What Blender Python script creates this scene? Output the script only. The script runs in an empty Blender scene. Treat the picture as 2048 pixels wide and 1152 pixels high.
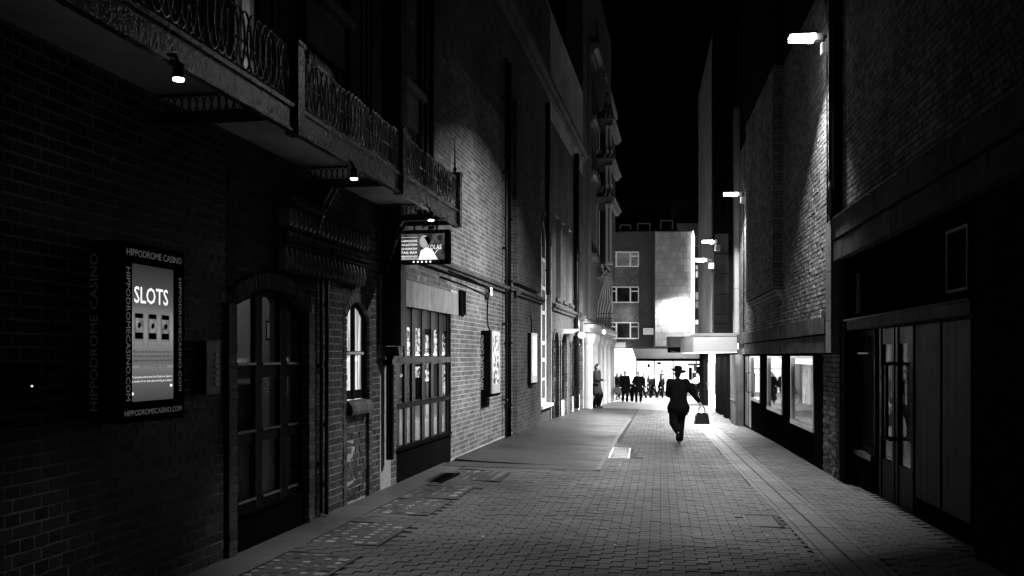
import bpy, bmesh, math, random
from mathutils import Vector, Matrix

random.seed(7)
R = math.radians
# ------------------------------------------------------------------ camera, sky, exposure
scn = bpy.context.scene
col = scn.collection
FPX, HX, HY, CZ = 1800.0, 1024.0, 712.0, 1.6
cam_d = bpy.data.cameras.new("camera")
cam = bpy.data.objects.new("camera", cam_d); col.objects.link(cam)
cam_d.sensor_width = 36.0
cam_d.lens = 36.0 * FPX / 2048.0
cam_d.shift_y = (HY - 576.0) / 2048.0
cam_d.clip_start = 0.05; cam_d.clip_end = 600
cam.location = (0, 0, CZ); cam.rotation_euler = (R(90), 0, 0)
scn.camera = cam

world = bpy.data.worlds.new("World"); scn.world = world
world.use_nodes = True
wn = world.node_tree.nodes; wl = world.node_tree.links
bg = wn["Background"]
sky = wn.new("ShaderNodeTexSky"); sky.sky_type = 'NISHITA'; sky.sun_disc = False
sky.sun_elevation = R(-6); sky.sun_rotation = R(200)
bw = wn.new("ShaderNodeRGBToBW")
wl.new(sky.outputs[0], bw.inputs[0]); wl.new(bw.outputs[0], bg.inputs[0])
bg.inputs[1].default_value = 0.002

scn.view_settings.view_transform = 'Standard'
scn.view_settings.look = 'None'
scn.view_settings.exposure = 0.0
scn.view_settings.gamma = 1.0
scn.view_settings.use_curve_mapping = False
scn.cycles.max_bounces = 6
scn.cycles.diffuse_bounces = 2
scn.cycles.glossy_bounces = 3
scn.cycles.transparent_max_bounces = 12
scn.cycles.sample_clamp_indirect = 4.0
scn.cycles.caustics_reflective = False
scn.cycles.caustics_refractive = False
scn.render.film_transparent = False

# lamp powers, all in one place
P_STREET = 900.0      # floodlights high on the right wall
P_DOWN = 420.0         # downlights under the canopy
P_FAR = 3.2           # multiplier for the lights of the far street, seen and added

# ------------------------------------------------------------------ helpers: frames
class Frame:
    def __init__(s, o, th):
        s.o = Vector((o[0], o[1], 0)); s.th = th
        s.c, s.s = math.cos(th), math.sin(th)
    def w(s, x, y, z):
        return Vector((s.o.x + x * s.c - y * s.s, s.o.y + x * s.s + y * s.c, z))
    def l(s, p):
        dx, dy = p[0] - s.o.x, p[1] - s.o.y
        return Vector((dx * s.c + dy * s.s, -dx * s.s + dy * s.c, p[2]))
    def fp(s, px, py, ly=0.0):
        """point of the plane (local y = ly) that was measured at a pixel of the photograph"""
        c = s.l((0, 0, CZ)); d = s.l((s.o.x + (px - HX) / FPX, s.o.y + 1.0, (HY - py) / FPX))
        d = Vector((d.x, d.y, d.z))
        t = (ly - c.y) / d.y
        return (c.x + d.x * t, c.z + d.z * t)
    def X(s, px, ly=0.0): return s.fp(px, HY, ly)[0]
    def Z(s, px, py, ly=0.0): return s.fp(px, py, ly)[1]

AL, BL = -3.63, 0.192
AR, BR = 2.954, 0.142
FL = Frame((AL, 0), math.atan2(1, BL))
FR = Frame((AR, 0), math.atan2(-1, -BR))
FW = Frame((0, 0), 0.0)
FG = Frame((0, 0), -math.atan(0.165))
def XL(Y): return AL + BL * Y
def XR(Y): return AR + BR * Y
def interp(x, xs, ys):
    if x <= xs[0]: return ys[0]
    for i in range(1, len(xs)):
        if x <= xs[i]:
            t = (x - xs[i-1]) / (xs[i] - xs[i-1]); return ys[i-1] + t * (ys[i] - ys[i-1])
    return ys[-1]
def G(X, Y):
    b = interp(Y, [0, 14, 20, 28, 36, 47, 60, 100], [0, 0, -.04, -.18, -.35, -.70, -.80, -1.0])
    w = interp(Y, [6, 14, 30, 45], [.6, 1, 1, .3])
    f = min(1, max(0, (X - XL(Y)) / (XR(Y) - XL(Y))))
    return b - .25 * w * f ** .7
def ground_px(px, py):
    Y = 5.0
    while Y < 90:
        X = (px - HX) / FPX * Y
        if HY + FPX * (CZ - G(X, Y)) / Y <= py: return X, Y
        Y += 0.02
    return (px - HX) / FPX * 90, 90

# ------------------------------------------------------------------ helpers: materials
_m = {}
def mat(name, c, rough=.6, amt=.25, scale=6.0, rnd=0.0, bump=0.0, bscale=40.0, spec=.5, metal=0.0,
        emit=0.0, streak=0.0, coat=0.0, brick=None, wet=0.0, und=0.0):
    if name in _m: return _m[name]
    m = bpy.data.materials.new(name); m.use_nodes = True
    nt = m.node_tree; N = nt.nodes; L = nt.links
    b = N["Principled BSDF"]
    def val(v):
        n = N.new("ShaderNodeValue"); n.outputs[0].default_value = v; return n.outputs[0]
    def mth(op, a, d, e=None):
        n = N.new("ShaderNodeMath"); n.operation = op
        for i, q in enumerate([a, d, e]):
            if q is None: continue
            if isinstance(q, (int, float)): n.inputs[i].default_value = q
            else: L.new(q, n.inputs[i])
        return n.outputs[0]
    geo = N.new("ShaderNodeNewGeometry")
    pos = geo.outputs["Position"]
    out = val(c)
    if amt:
        n = N.new("ShaderNodeTexNoise"); n.inputs["Scale"].default_value = scale
        n.inputs["Detail"].default_value = 6; n.inputs["Roughness"].default_value = .65
        L.new(pos, n.inputs["Vector"])
        f = mth('MULTIPLY_ADD', n.outputs[0], 2 * amt * 1.6, 1 - amt * 1.6)
        out = mth('MULTIPLY', out, f)
        n2 = N.new("ShaderNodeTexNoise"); n2.inputs["Scale"].default_value = .7
        n2.inputs["Detail"].default_value = 3; L.new(pos, n2.inputs["Vector"])
        f2 = mth('MAXIMUM', mth('MULTIPLY_ADD', n2.outputs[0], 4.0 * amt, 1 - 2.0 * amt), .2)
        out = mth('MULTIPLY', out, f2)
    if streak:
        mp = N.new("ShaderNodeMapping"); mp.inputs["Scale"].default_value = (9, 9, .35)
        L.new(pos, mp.inputs[0])
        n = N.new("ShaderNodeTexNoise"); n.inputs["Scale"].default_value = 1.0; n.inputs["Detail"].default_value = 5
        L.new(mp.outputs[0], n.inputs["Vector"])
        f = mth('MULTIPLY_ADD', n.outputs[0], 3 * streak, 1 - 1.5 * streak)
        out = mth('MULTIPLY', out, mth('MAXIMUM', f, .12))
    if rnd:
        oi = N.new("ShaderNodeObjectInfo")
        r = mth('FRACT', mth('ADD', oi.outputs["Random"], geo.outputs["Random Per Island"]), 0)
        out = mth('MULTIPLY', out, mth('MULTIPLY_ADD', r, 2 * rnd, 1 - rnd))
    if brick:
        bw_, bh_, mort = brick
        tc = N.new("ShaderNodeTexCoord"); sx = N.new("ShaderNodeSeparateXYZ"); cx = N.new("ShaderNodeCombineXYZ")
        L.new(tc.outputs["Object"], sx.inputs[0]); L.new(sx.outputs[0], cx.inputs[0]); L.new(sx.outputs[2], cx.inputs[1])
        bt = N.new("ShaderNodeTexBrick"); bt.inputs["Scale"].default_value = 1
        bt.inputs["Brick Width"].default_value = bw_; bt.inputs["Row Height"].default_value = bh_
        bt.inputs["Mortar Size"].default_value = .006; bt.inputs["Mortar Smooth"].default_value = .2
        bt.inputs["Color1"].default_value = (.75, .75, .75, 1); bt.inputs["Color2"].default_value = (1.15, 1.15, 1.15, 1)
        bt.inputs["Mortar"].default_value = (mort, mort, mort, 1)
        L.new(cx.outputs[0], bt.inputs[0])
        bwn = N.new("ShaderNodeRGBToBW"); L.new(bt.outputs[0], bwn.inputs[0])
        out = mth('MULTIPLY', out, bwn.outputs[0])
    comb = N.new("ShaderNodeCombineColor")
    for i in range(3): L.new(out, comb.inputs[i])
    L.new(comb.outputs[0], b.inputs["Base Color"])
    b.inputs["Metallic"].default_value = metal
    b.inputs["Specular IOR Level"].default_value = spec
    b.inputs["Coat Weight"].default_value = coat
    b.inputs["Coat Roughness"].default_value = .12
    nr = N.new("ShaderNodeTexNoise"); nr.inputs["Scale"].default_value = 3.5; nr.inputs["Detail"].default_value = 4
    L.new(pos, nr.inputs["Vector"])
    rr = mth('MULTIPLY_ADD', nr.outputs[0], .35 * rough, rough * .82)
    if wet:
        n5 = N.new("ShaderNodeTexNoise"); n5.inputs["Scale"].default_value = .9; n5.inputs["Detail"].default_value = 5
        mp5 = N.new("ShaderNodeMapping"); mp5.inputs["Scale"].default_value = (.8, 1.6, 1)
        L.new(pos, mp5.inputs[0]); L.new(mp5.outputs[0], n5.inputs["Vector"])
        rr = mth('ADD', rr, mth('MULTIPLY_ADD', n5.outputs[0], 2 * wet, -wet))
    L.new(rr, b.inputs["Roughness"])
    if emit:
        b.inputs["Emission Color"].default_value = (1, 1, 1, 1)
        b.inputs["Emission Strength"].default_value = emit
    if bump:
        n3 = N.new("ShaderNodeTexNoise"); n3.inputs["Scale"].default_value = bscale; n3.inputs["Detail"].default_value = 5
        L.new(pos, n3.inputs["Vector"])
        bm_ = N.new("ShaderNodeBump"); bm_.inputs["Strength"].default_value = bump; bm_.inputs["Distance"].default_value = .01
        L.new(n3.outputs[0], bm_.inputs["Height"]); L.new(bm_.outputs[0], b.inputs["Normal"])
        if und:   # slow unevenness of the laid surface, drawn out across the lane
            mp6 = N.new("ShaderNodeMapping"); mp6.inputs["Scale"].default_value = (.8, 2.6, 1)
            n6 = N.new("ShaderNodeTexNoise"); n6.inputs["Scale"].default_value = 1.0; n6.inputs["Detail"].default_value = 4
            b6 = N.new("ShaderNodeBump"); b6.inputs["Strength"].default_value = und; b6.inputs["Distance"].default_value = .12
            L.new(pos, mp6.inputs[0]); L.new(mp6.outputs[0], n6.inputs["Vector"]); L.new(n6.outputs[0], b6.inputs["Height"])
            L.new(b6.outputs[0], bm_.inputs["Normal"])
    _m[name] = m; return m

def emat(name, strength, var=0.0, scale=3.0, stretch=(1, 1, 1), lo=0.0):
    """a lit surface; var lets curtains, posters or stock behind the light show as light and dark"""
    if name in _m: return _m[name]
    m = bpy.data.materials.new(name); m.use_nodes = True
    N = m.node_tree.nodes; L = m.node_tree.links
    N.remove(N["Principled BSDF"])
    e = N.new("ShaderNodeEmission"); e.inputs[1].default_value = strength
    L.new(e.outputs[0], N["Material Output"].inputs[0])
    if var:
        g = N.new("ShaderNodeNewGeometry"); mp = N.new("ShaderNodeMapping"); mp.inputs["Scale"].default_value = stretch
        n = N.new("ShaderNodeTexNoise"); n.inputs["Scale"].default_value = scale; n.inputs["Detail"].default_value = 4
        L.new(g.outputs["Position"], mp.inputs[0]); L.new(mp.outputs[0], n.inputs["Vector"])
        r = N.new("ShaderNodeMapRange"); r.inputs[1].default_value = .5 - .25 * (1.01 - var) ; r.inputs[2].default_value = .5 + .25 * (1.01 - var)
        r.inputs[3].default_value = lo; r.inputs[4].default_value = 1
        L.new(n.outputs[0], r.inputs[0])
        c = N.new("ShaderNodeCombineColor")
        for i in range(3): L.new(r.outputs[0], c.inputs[i])
        L.new(c.outputs[0], e.inputs[0])
    _m[name] = m; return m

def glass(name, tint=.85, refl=1.0, rough=.02):
    if name in _m: return _m[name]
    m = bpy.data.materials.new(name); m.use_nodes = True
    N = m.node_tree.nodes; L = m.node_tree.links
    N.remove(N["Principled BSDF"])
    t = N.new("ShaderNodeBsdfTransparent"); t.inputs[0].default_value = (tint, tint, tint, 1)
    g = N.new("ShaderNodeBsdfAnisotropic"); g.inputs["Roughness"].default_value = rough
    g.inputs[0].default_value = (refl, refl, refl, 1)
    lw = N.new("ShaderNodeLayerWeight")            # the same from both faces of the sheet
    pw = N.new("ShaderNodeMath"); pw.operation = 'POWER'; pw.inputs[1].default_value = 5; lw.inputs[0].default_value = .5
    f = N.new("ShaderNodeMath"); f.operation = 'MULTIPLY_ADD'; f.inputs[1].default_value = .9; f.inputs[2].default_value = .045
    L.new(lw.outputs["Facing"], pw.inputs[0]); L.new(pw.outputs[0], f.inputs[0])
    x = N.new("ShaderNodeMixShader")
    L.new(f.outputs[0], x.inputs[0]); L.new(t.outputs[0], x.inputs[1]); L.new(g.outputs[0], x.inputs[2])
    L.new(x.outputs[0], N["Material Output"].inputs[0])
    _m[name] = m; return m

M_brickL = mat("glazed_brick", .055, .5, .45, 14, rnd=.42, bump=.2, bscale=60, spec=.06)
M_brickLw = mat("buff_brick", .11, .6, .4, 14, streak=.2, rnd=.32, bump=.2, bscale=60, spec=0)
M_mortL = mat("pale_mortar", .32, .9, .3, 20, spec=0)
M_brickR = mat("rough_brick", .13, .85, .35, 16, streak=.16, rnd=.3, bump=.25, bscale=70, spec=0)
M_mortR = mat("dark_mortar", .012, .9, .3, 20, spec=0)
M_farbrick = mat("far_brick", .075, .75, .3, 9, brick=(.225, .075, 1.6), spec=0)
M_stone = mat("weathered_stone", .17, .8, .3, 5, streak=.35, bump=.15, bscale=50, spec=0)
M_stoneD = mat("sooty_stone", .08, .8, .4, 5, streak=.3, bump=.15, bscale=50, spec=0)
M_black = mat("black_gloss_paint", .006, .4, .3, 8, bump=.12, bscale=18, spec=.3)
M_fascia = mat("dark_gloss_paint", .09, .27, .4, 10, bump=.45, bscale=34, spec=1.0)
M_iron = mat("painted_iron", .02, .26, .3, 12, spec=.9)
M_metal = mat("brushed_metal", .45, .35, .2, 9, metal=.85)
M_matblack = mat("matt_black", .005, .8, .2, 8, spec=0)
M_soffit = mat("soffit_boards", .8, .55, .3, 4)
M_timber = mat("dark_timber", .006, .5, .3, 12, spec=.03)
M_white = mat("white_paint", .62, .5, .2, 8)
M_grey = mat("grey_render", .13, .8, .3, 2.2, streak=.15, bump=.1)
M_curtain = mat("net_curtain", .5, .9, .2, 12)
M_glass = glass("window_glass", .8, 1.0)
M_glassD = glass("shop_glass", .75, 1.0, .015)
M_room = mat("room_wall", .30, .8, .1, 3)
M_paver = mat("paving_brick", .036, .58, .45, 18, rnd=.18, bump=.35, bscale=80, spec=.4, wet=.2)
M_joint = mat("joint_sand", .016, .95, .3, 30)
M_asphalt = mat("worn_asphalt", .02, .52, .5, 30, bump=.25, bscale=110, spec=.4, wet=.3, und=0)
M_tarmac = mat("street_tarmac", .12, .5, .3, 12, bump=.2, bscale=60, wet=.1)
M_text = mat("sign_letter_grey", .75, .6, 0, emit=.06)
M_textdim = mat("sign_letter_dim", .3, .6, 0, emit=.006)
E_bulb = emat("lamp_lens", 22)
E_flood = emat("floodlight_lens", 40)
E_tube = emat("fluorescent_tube", 5)
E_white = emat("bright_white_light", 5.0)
E_full = emat("lettering_lit", 1.1)
E_mid = emat("lettering_mid", .45)
E_low = emat("lettering_low", .16)

# ------------------------------------------------------------------ helpers: mesh builder
class MB:
    def __init__(s): s.v = []; s.f = []
    def add(s, vs, fs):
        o = len(s.v); s.v.extend([tuple(p) for p in vs]); s.f.extend([tuple(i + o for i in f) for f in fs]); return s
    def box(s, x0, x1, y0, y1, z0, z1):
        x0, x1 = min(x0, x1), max(x0, x1); y0, y1 = min(y0, y1), max(y0, y1); z0, z1 = min(z0, z1), max(z0, z1)
        return s.add([(x0,y0,z0),(x1,y0,z0),(x1,y1,z0),(x0,y1,z0),(x0,y0,z1),(x1,y0,z1),(x1,y1,z1),(x0,y1,z1)],
                     [(0,3,2,1),(4,5,6,7),(0,1,5,4),(1,2,6,5),(2,3,7,6),(3,0,4,7)])
    def prism(s, poly, axis, a, b):
        """polygon in the two other axes (cyclic order), extruded from a to b along axis"""
        n = len(poly)
        def P(q, t):
            return (t, q[0], q[1]) if axis == 'x' else (q[0], t, q[1]) if axis == 'y' else (q[0], q[1], t)
        vs = [P(q, a) for q in poly] + [P(q, b) for q in poly]
        fs = [tuple(range(n))[::-1], tuple(range(n, 2 * n))] + [(i, (i+1) % n, n + (i+1) % n, n + i) for i in range(n)]
        return s.add(vs, fs)
    def tube(s, pts, r, seg=8, closed=False, cap=True):
        pts = [Vector(p) for p in pts]; n = len(pts); rings = []
        rr = r if isinstance(r, (list, tuple)) else [r] * n
        prev = None
        for i, p in enumerate(pts):
            a = pts[(i-1) % n] if (closed or i > 0) else p
            b = pts[(i+1) % n] if (closed or i < n-1) else p
            t = (b - a).normalized()
            if prev is None:
                q = Vector((0,0,1)) if abs(t.z) < .9 else Vector((1,0,0))
                e1 = t.cross(q).normalized()
            else:
                e1 = (prev - t * prev.dot(t)).normalized()
            prev = e1; e2 = t.cross(e1)
            rings.append([p + (e1 * math.cos(k*2*math.pi/seg) + e2 * math.sin(k*2*math.pi/seg)) * rr[i] for k in range(seg)])
        vs = [v for g in rings for v in g]; fs = []
        for i in range(n if closed else n-1):
            j = (i+1) % n
            for k in range(seg):
                l = (k+1) % seg
                fs.append((i*seg+k, i*seg+l, j*seg+l, j*seg+k))
        if cap and not closed:
            fs.append(tuple(range(seg))[::-1]); fs.append(tuple((n-1)*seg + k for k in range(seg)))
        return s.add(vs, fs)
    def lathe(s, c, prof, seg=14):
        """prof: (radius, z) pairs round a vertical axis at c"""
        vs = []; fs = []
        for r, z in prof:
            for k in range(seg):
                a = k*2*math.pi/seg; vs.append((c[0]+r*math.cos(a), c[1]+r*math.sin(a), c[2]+z))
        for i in range(len(prof)-1):
            for k in range(seg):
                l = (k+1) % seg; fs.append((i*seg+k, i*seg+l, (i+1)*seg+l, (i+1)*seg+k))
        fs.append(tuple(range(seg))[::-1]); fs.append(tuple((len(prof)-1)*seg+k for k in range(seg)))
        return s.add(vs, fs)
    def ball(s, c, r, seg=10, rings=6):
        rx, ry, rz = r if isinstance(r, (tuple, list)) else (r, r, r)
        vs = [(c[0], c[1], c[2]-rz)]; fs = []
        for i in range(1, rings):
            t = math.pi * i / rings
            for k in range(seg):
                a = 2*math.pi*k/seg
                vs.append((c[0]+rx*math.sin(t)*math.cos(a), c[1]+ry*math.sin(t)*math.sin(a), c[2]-rz*math.cos(t)))
        vs.append((c[0], c[1], c[2]+rz)); top = len(vs)-1
        for k in range(seg): fs.append((0, 1+(k+1)%seg, 1+k)); fs.append((top, top-seg+k, top-seg+(k+1)%seg))
        for i in range(rings-2):
            for k in range(seg):
                a = 1+i*seg+k; b = 1+i*seg+(k+1)%seg; fs.append((a, b, b+seg, a+seg))
        return s.add(vs, fs)
    def mesh(s, name, m, off=(0,0,0), smooth=False):
        me = bpy.data.meshes.new(name)
        ox, oy, oz = off
        me.from_pydata([(a-ox, b-oy, c-oz) for a, b, c in s.v], [], s.f)
        me.materials.append(m)
        if smooth: me.polygons.foreach_set("use_smooth", [True] * len(me.polygons))
        me.update(); return me

OFF = {}; FRM = {}
def meta(o, label=None, cat=None, group=None, kind=None):
    if label: o["label"] = label
    if cat: o["category"] = cat
    if group: o["group"] = group
    if kind: o["kind"] = kind
    return o
def thing(name, label, cat, F, pos, group=None, kind=None):
    o = bpy.data.objects.new(name, None); col.objects.link(o); o.empty_display_size = .2
    o.location = F.w(*pos); o.rotation_euler = (0, 0, F.th)
    OFF[o.name] = pos; FRM[o.name] = F
    return meta(o, label, cat, group, kind)
def part(name, mb, m, parent, smooth=False, label=None, kind=None):
    off = OFF[parent.name]
    o = bpy.data.objects.new(name, mb if isinstance(mb, bpy.types.Mesh) else mb.mesh(name, m, off, smooth))
    col.objects.link(o); o.parent = parent
    OFF[o.name] = off; FRM[o.name] = FRM[parent.name]
    return meta(o, label, kind=kind)
def solo(name, mb, m, label, cat, F, pos, group=None, smooth=False, kind=None):
    o = bpy.data.objects.new(name, mb.mesh(name, m, pos, smooth)); col.objects.link(o)
    o.location = F.w(*pos); o.rotation_euler = (0, 0, F.th)
    OFF[o.name] = pos; FRM[o.name] = F
    return meta(o, label, cat, group, kind)
def struct(name, mb, m, F=FW, smooth=False):
    return solo(name, mb, m, None, None, F, (0, 0, 0), kind="structure", smooth=smooth)

_unit = {}
def unit_block(name, m, ch=.06):
    """unit block -.5..+.5 with a slightly chamfered front (-y) face, shared by every brick"""
    if name in _unit: return _unit[name]
    mb = MB()
    a, b = .5, .5 - ch * .25
    mb.add([(-a,.5,-a),(a,.5,-a),(a,.5,a),(-a,.5,a),(-a,-.3,-a),(a,-.3,-a),(a,-.3,a),(-a,-.3,a),
            (-b,-.5,-b*.94),(b,-.5,-b*.94),(b,-.5,b*.94),(-b,-.5,b*.94)],
           [(0,1,5,4),(1,2,6,5),(2,3,7,6),(3,0,4,7),(4,5,9,8),(5,6,10,9),(6,7,11,10),(7,4,8,11),(8,9,10,11)])
    _unit[name] = mb.mesh(name, m); return _unit[name]
def inst(name, me, parent, loc, sc, rot=(0,0,0)):
    off = OFF[parent.name]
    o = bpy.data.objects.new(name, me); col.objects.link(o); o.parent = parent
    o.location = (loc[0]-off[0], loc[1]-off[1], loc[2]-off[2]); o.scale = sc; o.rotation_euler = rot
    OFF[o.name] = off; FRM[o.name] = FRM[parent.name]
    return o
def light(name, kind, F, pos, power, parent=None, aim=None, **kw):
    d = bpy.data.lights.new(name, kind); d.energy = power; d.color = (1, 1, 1)
    for k, v in kw.items(): setattr(d, k, v)
    o = bpy.data.objects.new(name, d); col.objects.link(o)
    p = F.w(*pos)
    if aim is not None:
        q = (F.w(*aim) - p).to_track_quat('-Z', 'Y')
    else: q = Vector((0,0,-1)).to_track_quat('-Z', 'Y')
    M = Matrix.Translation(p) @ q.to_matrix().to_4x4()
    if parent:
        off = OFF[parent.name]; PF = FRM[parent.name]
        PM = Matrix.Translation(PF.w(*off)) @ Matrix.Rotation(PF.th, 4, 'Z')
        o.parent = parent; o.matrix_local = PM.inverted() @ M
    else: o.matrix_world = M
    return o

_txt = {}
def text(parent, s, m, o, r, u, size, name="lettering", ext=.002, width=None, align='LEFT', spacing=1.0, small=False):
    """lettering laid on a surface: o origin, r reading direction, u up, in the frame of the parent"""
    key = (s, small, round(spacing, 2))
    if key not in _txt:
        c = bpy.data.curves.new("t", 'FONT'); c.body = s; c.size = 1; c.space_character = spacing; c.resolution_u = 2
        if small:
            first = True
            for i, ch in enumerate(c.body):
                pass
        c.extrude = 0
        ob = bpy.data.objects.new("t", c); col.objects.link(ob)
        dg = bpy.context.evaluated_depsgraph_get(); dg.update()
        me = bpy.data.meshes.new_from_object(ob.evaluated_get(dg))
        vs = [tuple(v.co) for v in me.vertices]; fs = [tuple(p.vertices) for p in me.polygons]
        bpy.data.objects.remove(ob); bpy.data.curves.remove(c); bpy.data.meshes.remove(me)
        _txt[key] = (vs, fs)
    vs, fs = _txt[key]
    x0 = min(v[0] for v in vs); x1 = max(v[0] for v in vs)
    sx = size if width is None else width / (x1 - x0)
    sh = -x0 if align == 'LEFT' else -(x0 + x1) / 2 if align == 'CENTER' else -x1
    o = Vector(o); r = Vector(r).normalized(); u = Vector(u).normalized(); n = r.cross(u)
    mb = MB()
    mb.add([o + r * ((v[0] + sh) * sx) + u * (v[1] * size) + n * ext for v in vs], fs)
    return part(name, mb, m, parent)

# ------------------------------------------------------------------ walls with openings, laid brick by brick
class Op:
    """an opening: straight jambs, flat or segmental head"""
    def __init__(s, x0, x1, z0, zs, rise=0.0):
        s.x0, s.x1, s.z0, s.zs, s.rise = min(x0,x1), max(x0,x1), z0, zs, rise
        s.xc = (s.x0+s.x1)/2; s.hw = (s.x1-s.x0)/2
        if rise: s.R = (s.hw**2 + rise**2) / (2*rise); s.zc = zs + rise - s.R
    def top(s, x):
        if not s.rise: return s.zs
        return s.zc + math.sqrt(max(0, s.R**2 - (x-s.xc)**2))
    def span(s, z):
        if z < s.z0: return None
        if z <= s.zs: return (s.x0, s.x1)
        if s.rise and z < s.zs + s.rise:
            h = math.sqrt(max(0, s.R**2 - (z-s.zc)**2)); return (s.xc-h, s.xc+h)
        return None
    def grow(s, t):
        o = Op(s.x0-t, s.x1+t, s.z0, s.zs, s.rise)
        if s.rise:
            o.R = s.R + t; o.zc = s.zc; o.rise = s.zc + o.R - s.zs; o.hw = s.hw + t
        return o

def sheet(mb, x0, x1, z0, z1, ops, y0, y1):
    xs = {x0, x1}
    for o in ops:
        for x in (o.x0, o.x1):
            if x0 < x < x1: xs.add(x)
        if o.rise:
            for k in range(1, 12): 
                x = o.x0 + (o.x1-o.x0)*k/12
                if x0 < x < x1: xs.add(x)
    xs = sorted(xs)
    for a, b in zip(xs, xs[1:]):
        if b - a < 1e-4: continue
        m = (a+b)/2; cuts = sorted([(o.z0, o.top(a), o.top(b)) for o in ops if o.x0 <= m <= o.x1])
        z = (z0, z0)
        for c in cuts:
            if c[0] > z[0]: mb.prism([(a, z[0]), (b, z[1]), (b, c[0]), (a, c[0])], 'y', y0, y1)
            z = (c[1], c[2])
        if z1 > max(z): mb.prism([(a, z[0]), (b, z[1]), (b, z1), (a, z1)], 'y', y0, y1)

def lay(x0, x1, z0, z1, ops, english=True, L=.225, H=.075, j=.010):
    """extents of every brick of a wall"""
    out = []; row = 0; z = z0
    while z < z1 - .02:
        zt = min(z + H, z1); zm = (z + zt) / 2
        sp = sorted([q for q in (o.span(zm) for o in ops) if q])
        solid = []; c = x0
        for a, b in sp:
            if a > c: solid.append((c, a))
            c = max(c, b)
        if c < x1: solid.append((c, x1))
        hdr = english and row % 2 == 1
        bl = L/2 if hdr else L
        st = math.floor(x0 / L) * L + (0 if not hdr else L/4) - (L/2 if (not english and row % 2) else 0) - L
        x = st
        while x < x1:
            for a, b in solid:
                p, q = max(a, x + j/2), min(b, x + bl - j/2)
                if q - p > .03: out.append((p, q, z + j/2, zt - j/2))
            x += bl
        z += H; row += 1
    return out

def lay_bricks(parent, F, rects, m, y=0.0, depth=.06, jit=.004, n_single=300, jx=0.0, name="brick"):
    """the bricks that show largest become parts, the others one part"""
    def key(r):
        w = F.w((r[0]+r[1])/2, y, (r[2]+r[3])/2)
        if w.y < 1: return 0
        px = HX + FPX*w.x/w.y; py = HY - FPX*(w.z-CZ)/w.y
        if not (0 < px < 2048 and 0 < py < 1152): return 0
        a = F.w(r[0], y, 0); b = F.w(r[1], y, 0)
        return abs(FPX*a.x/a.y - FPX*b.x/b.y) * (r[3]-r[2]) * FPX / w.y
    rs = sorted(rects, key=key, reverse=True)
    un = unit_block("brick_" + m.name, m)
    mb = MB()
    for i, (a, b, c, d) in enumerate(rs):
        dy = random.uniform(-jit, jit)
        if i < n_single:
            inst(name, un, parent, ((a+b)/2, y + depth/2 + dy, (c+d)/2), (b-a, depth, d-c),
                 (random.uniform(-.01, .01), 0, random.uniform(-.01, .01)))
        else:
            e1, e2, e3 = (random.uniform(-jit, jit)*.8 for _ in range(3))
            y0 = y + dy; y1 = y + depth
            mb.add([(a,y1,c),(b,y1,c),(b,y1,d),(a,y1,d),(a,y0+e1,c),(b,y0+e2,c),(b,y0+e3,d),(a,y0+e1-e2+e3,d)],
                   [(0,1,5,4),(1,2,6,5),(2,3,7,6),(3,0,4,7),(4,5,6,7)])
    if mb.v: part("brickwork", mb, m, parent, kind="stuff")

def arch_ring(parent, op, t, y0, y1, m, n=18, name="arch_brick"):
    a0 = math.asin(min(1, op.hw / op.R))
    mb = MB()
    for k in range(n):
        a = -a0 + 2*a0*k/n; b = -a0 + 2*a0*(k+1)/n
        mb.prism([(op.xc + r*math.sin(q), op.zc + r*math.cos(q)) for r, q in ((op.R+.004,a),(op.R+.004,b),(op.R+t-.002,b),(op.R+t-.002,a))], 'y', y0+.006, y1-.004)
    for x_, sx in ((op.x0, -1), (op.x1, 1)): mb.box(x_+sx*.004, x_+sx*(t-.002), y0+.006, y1-.004, -.5, op.zs)
    part("mortar_bed", mb, M_mortL, parent)
    for k in range(n):
        a = -a0 + 2*a0*k/n + .006; b = -a0 + 2*a0*(k+1)/n - .006
        mb = MB(); pr = [(op.xc + r*math.sin(q), op.zc + r*math.cos(q)) for r, q in ((op.R,a),(op.R,b),(op.R+t,b),(op.R+t,a))]
        mb.prism(pr, 'y', y0 + random.uniform(-.003,.003), y1)
        part(name, mb, m, parent)

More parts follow.
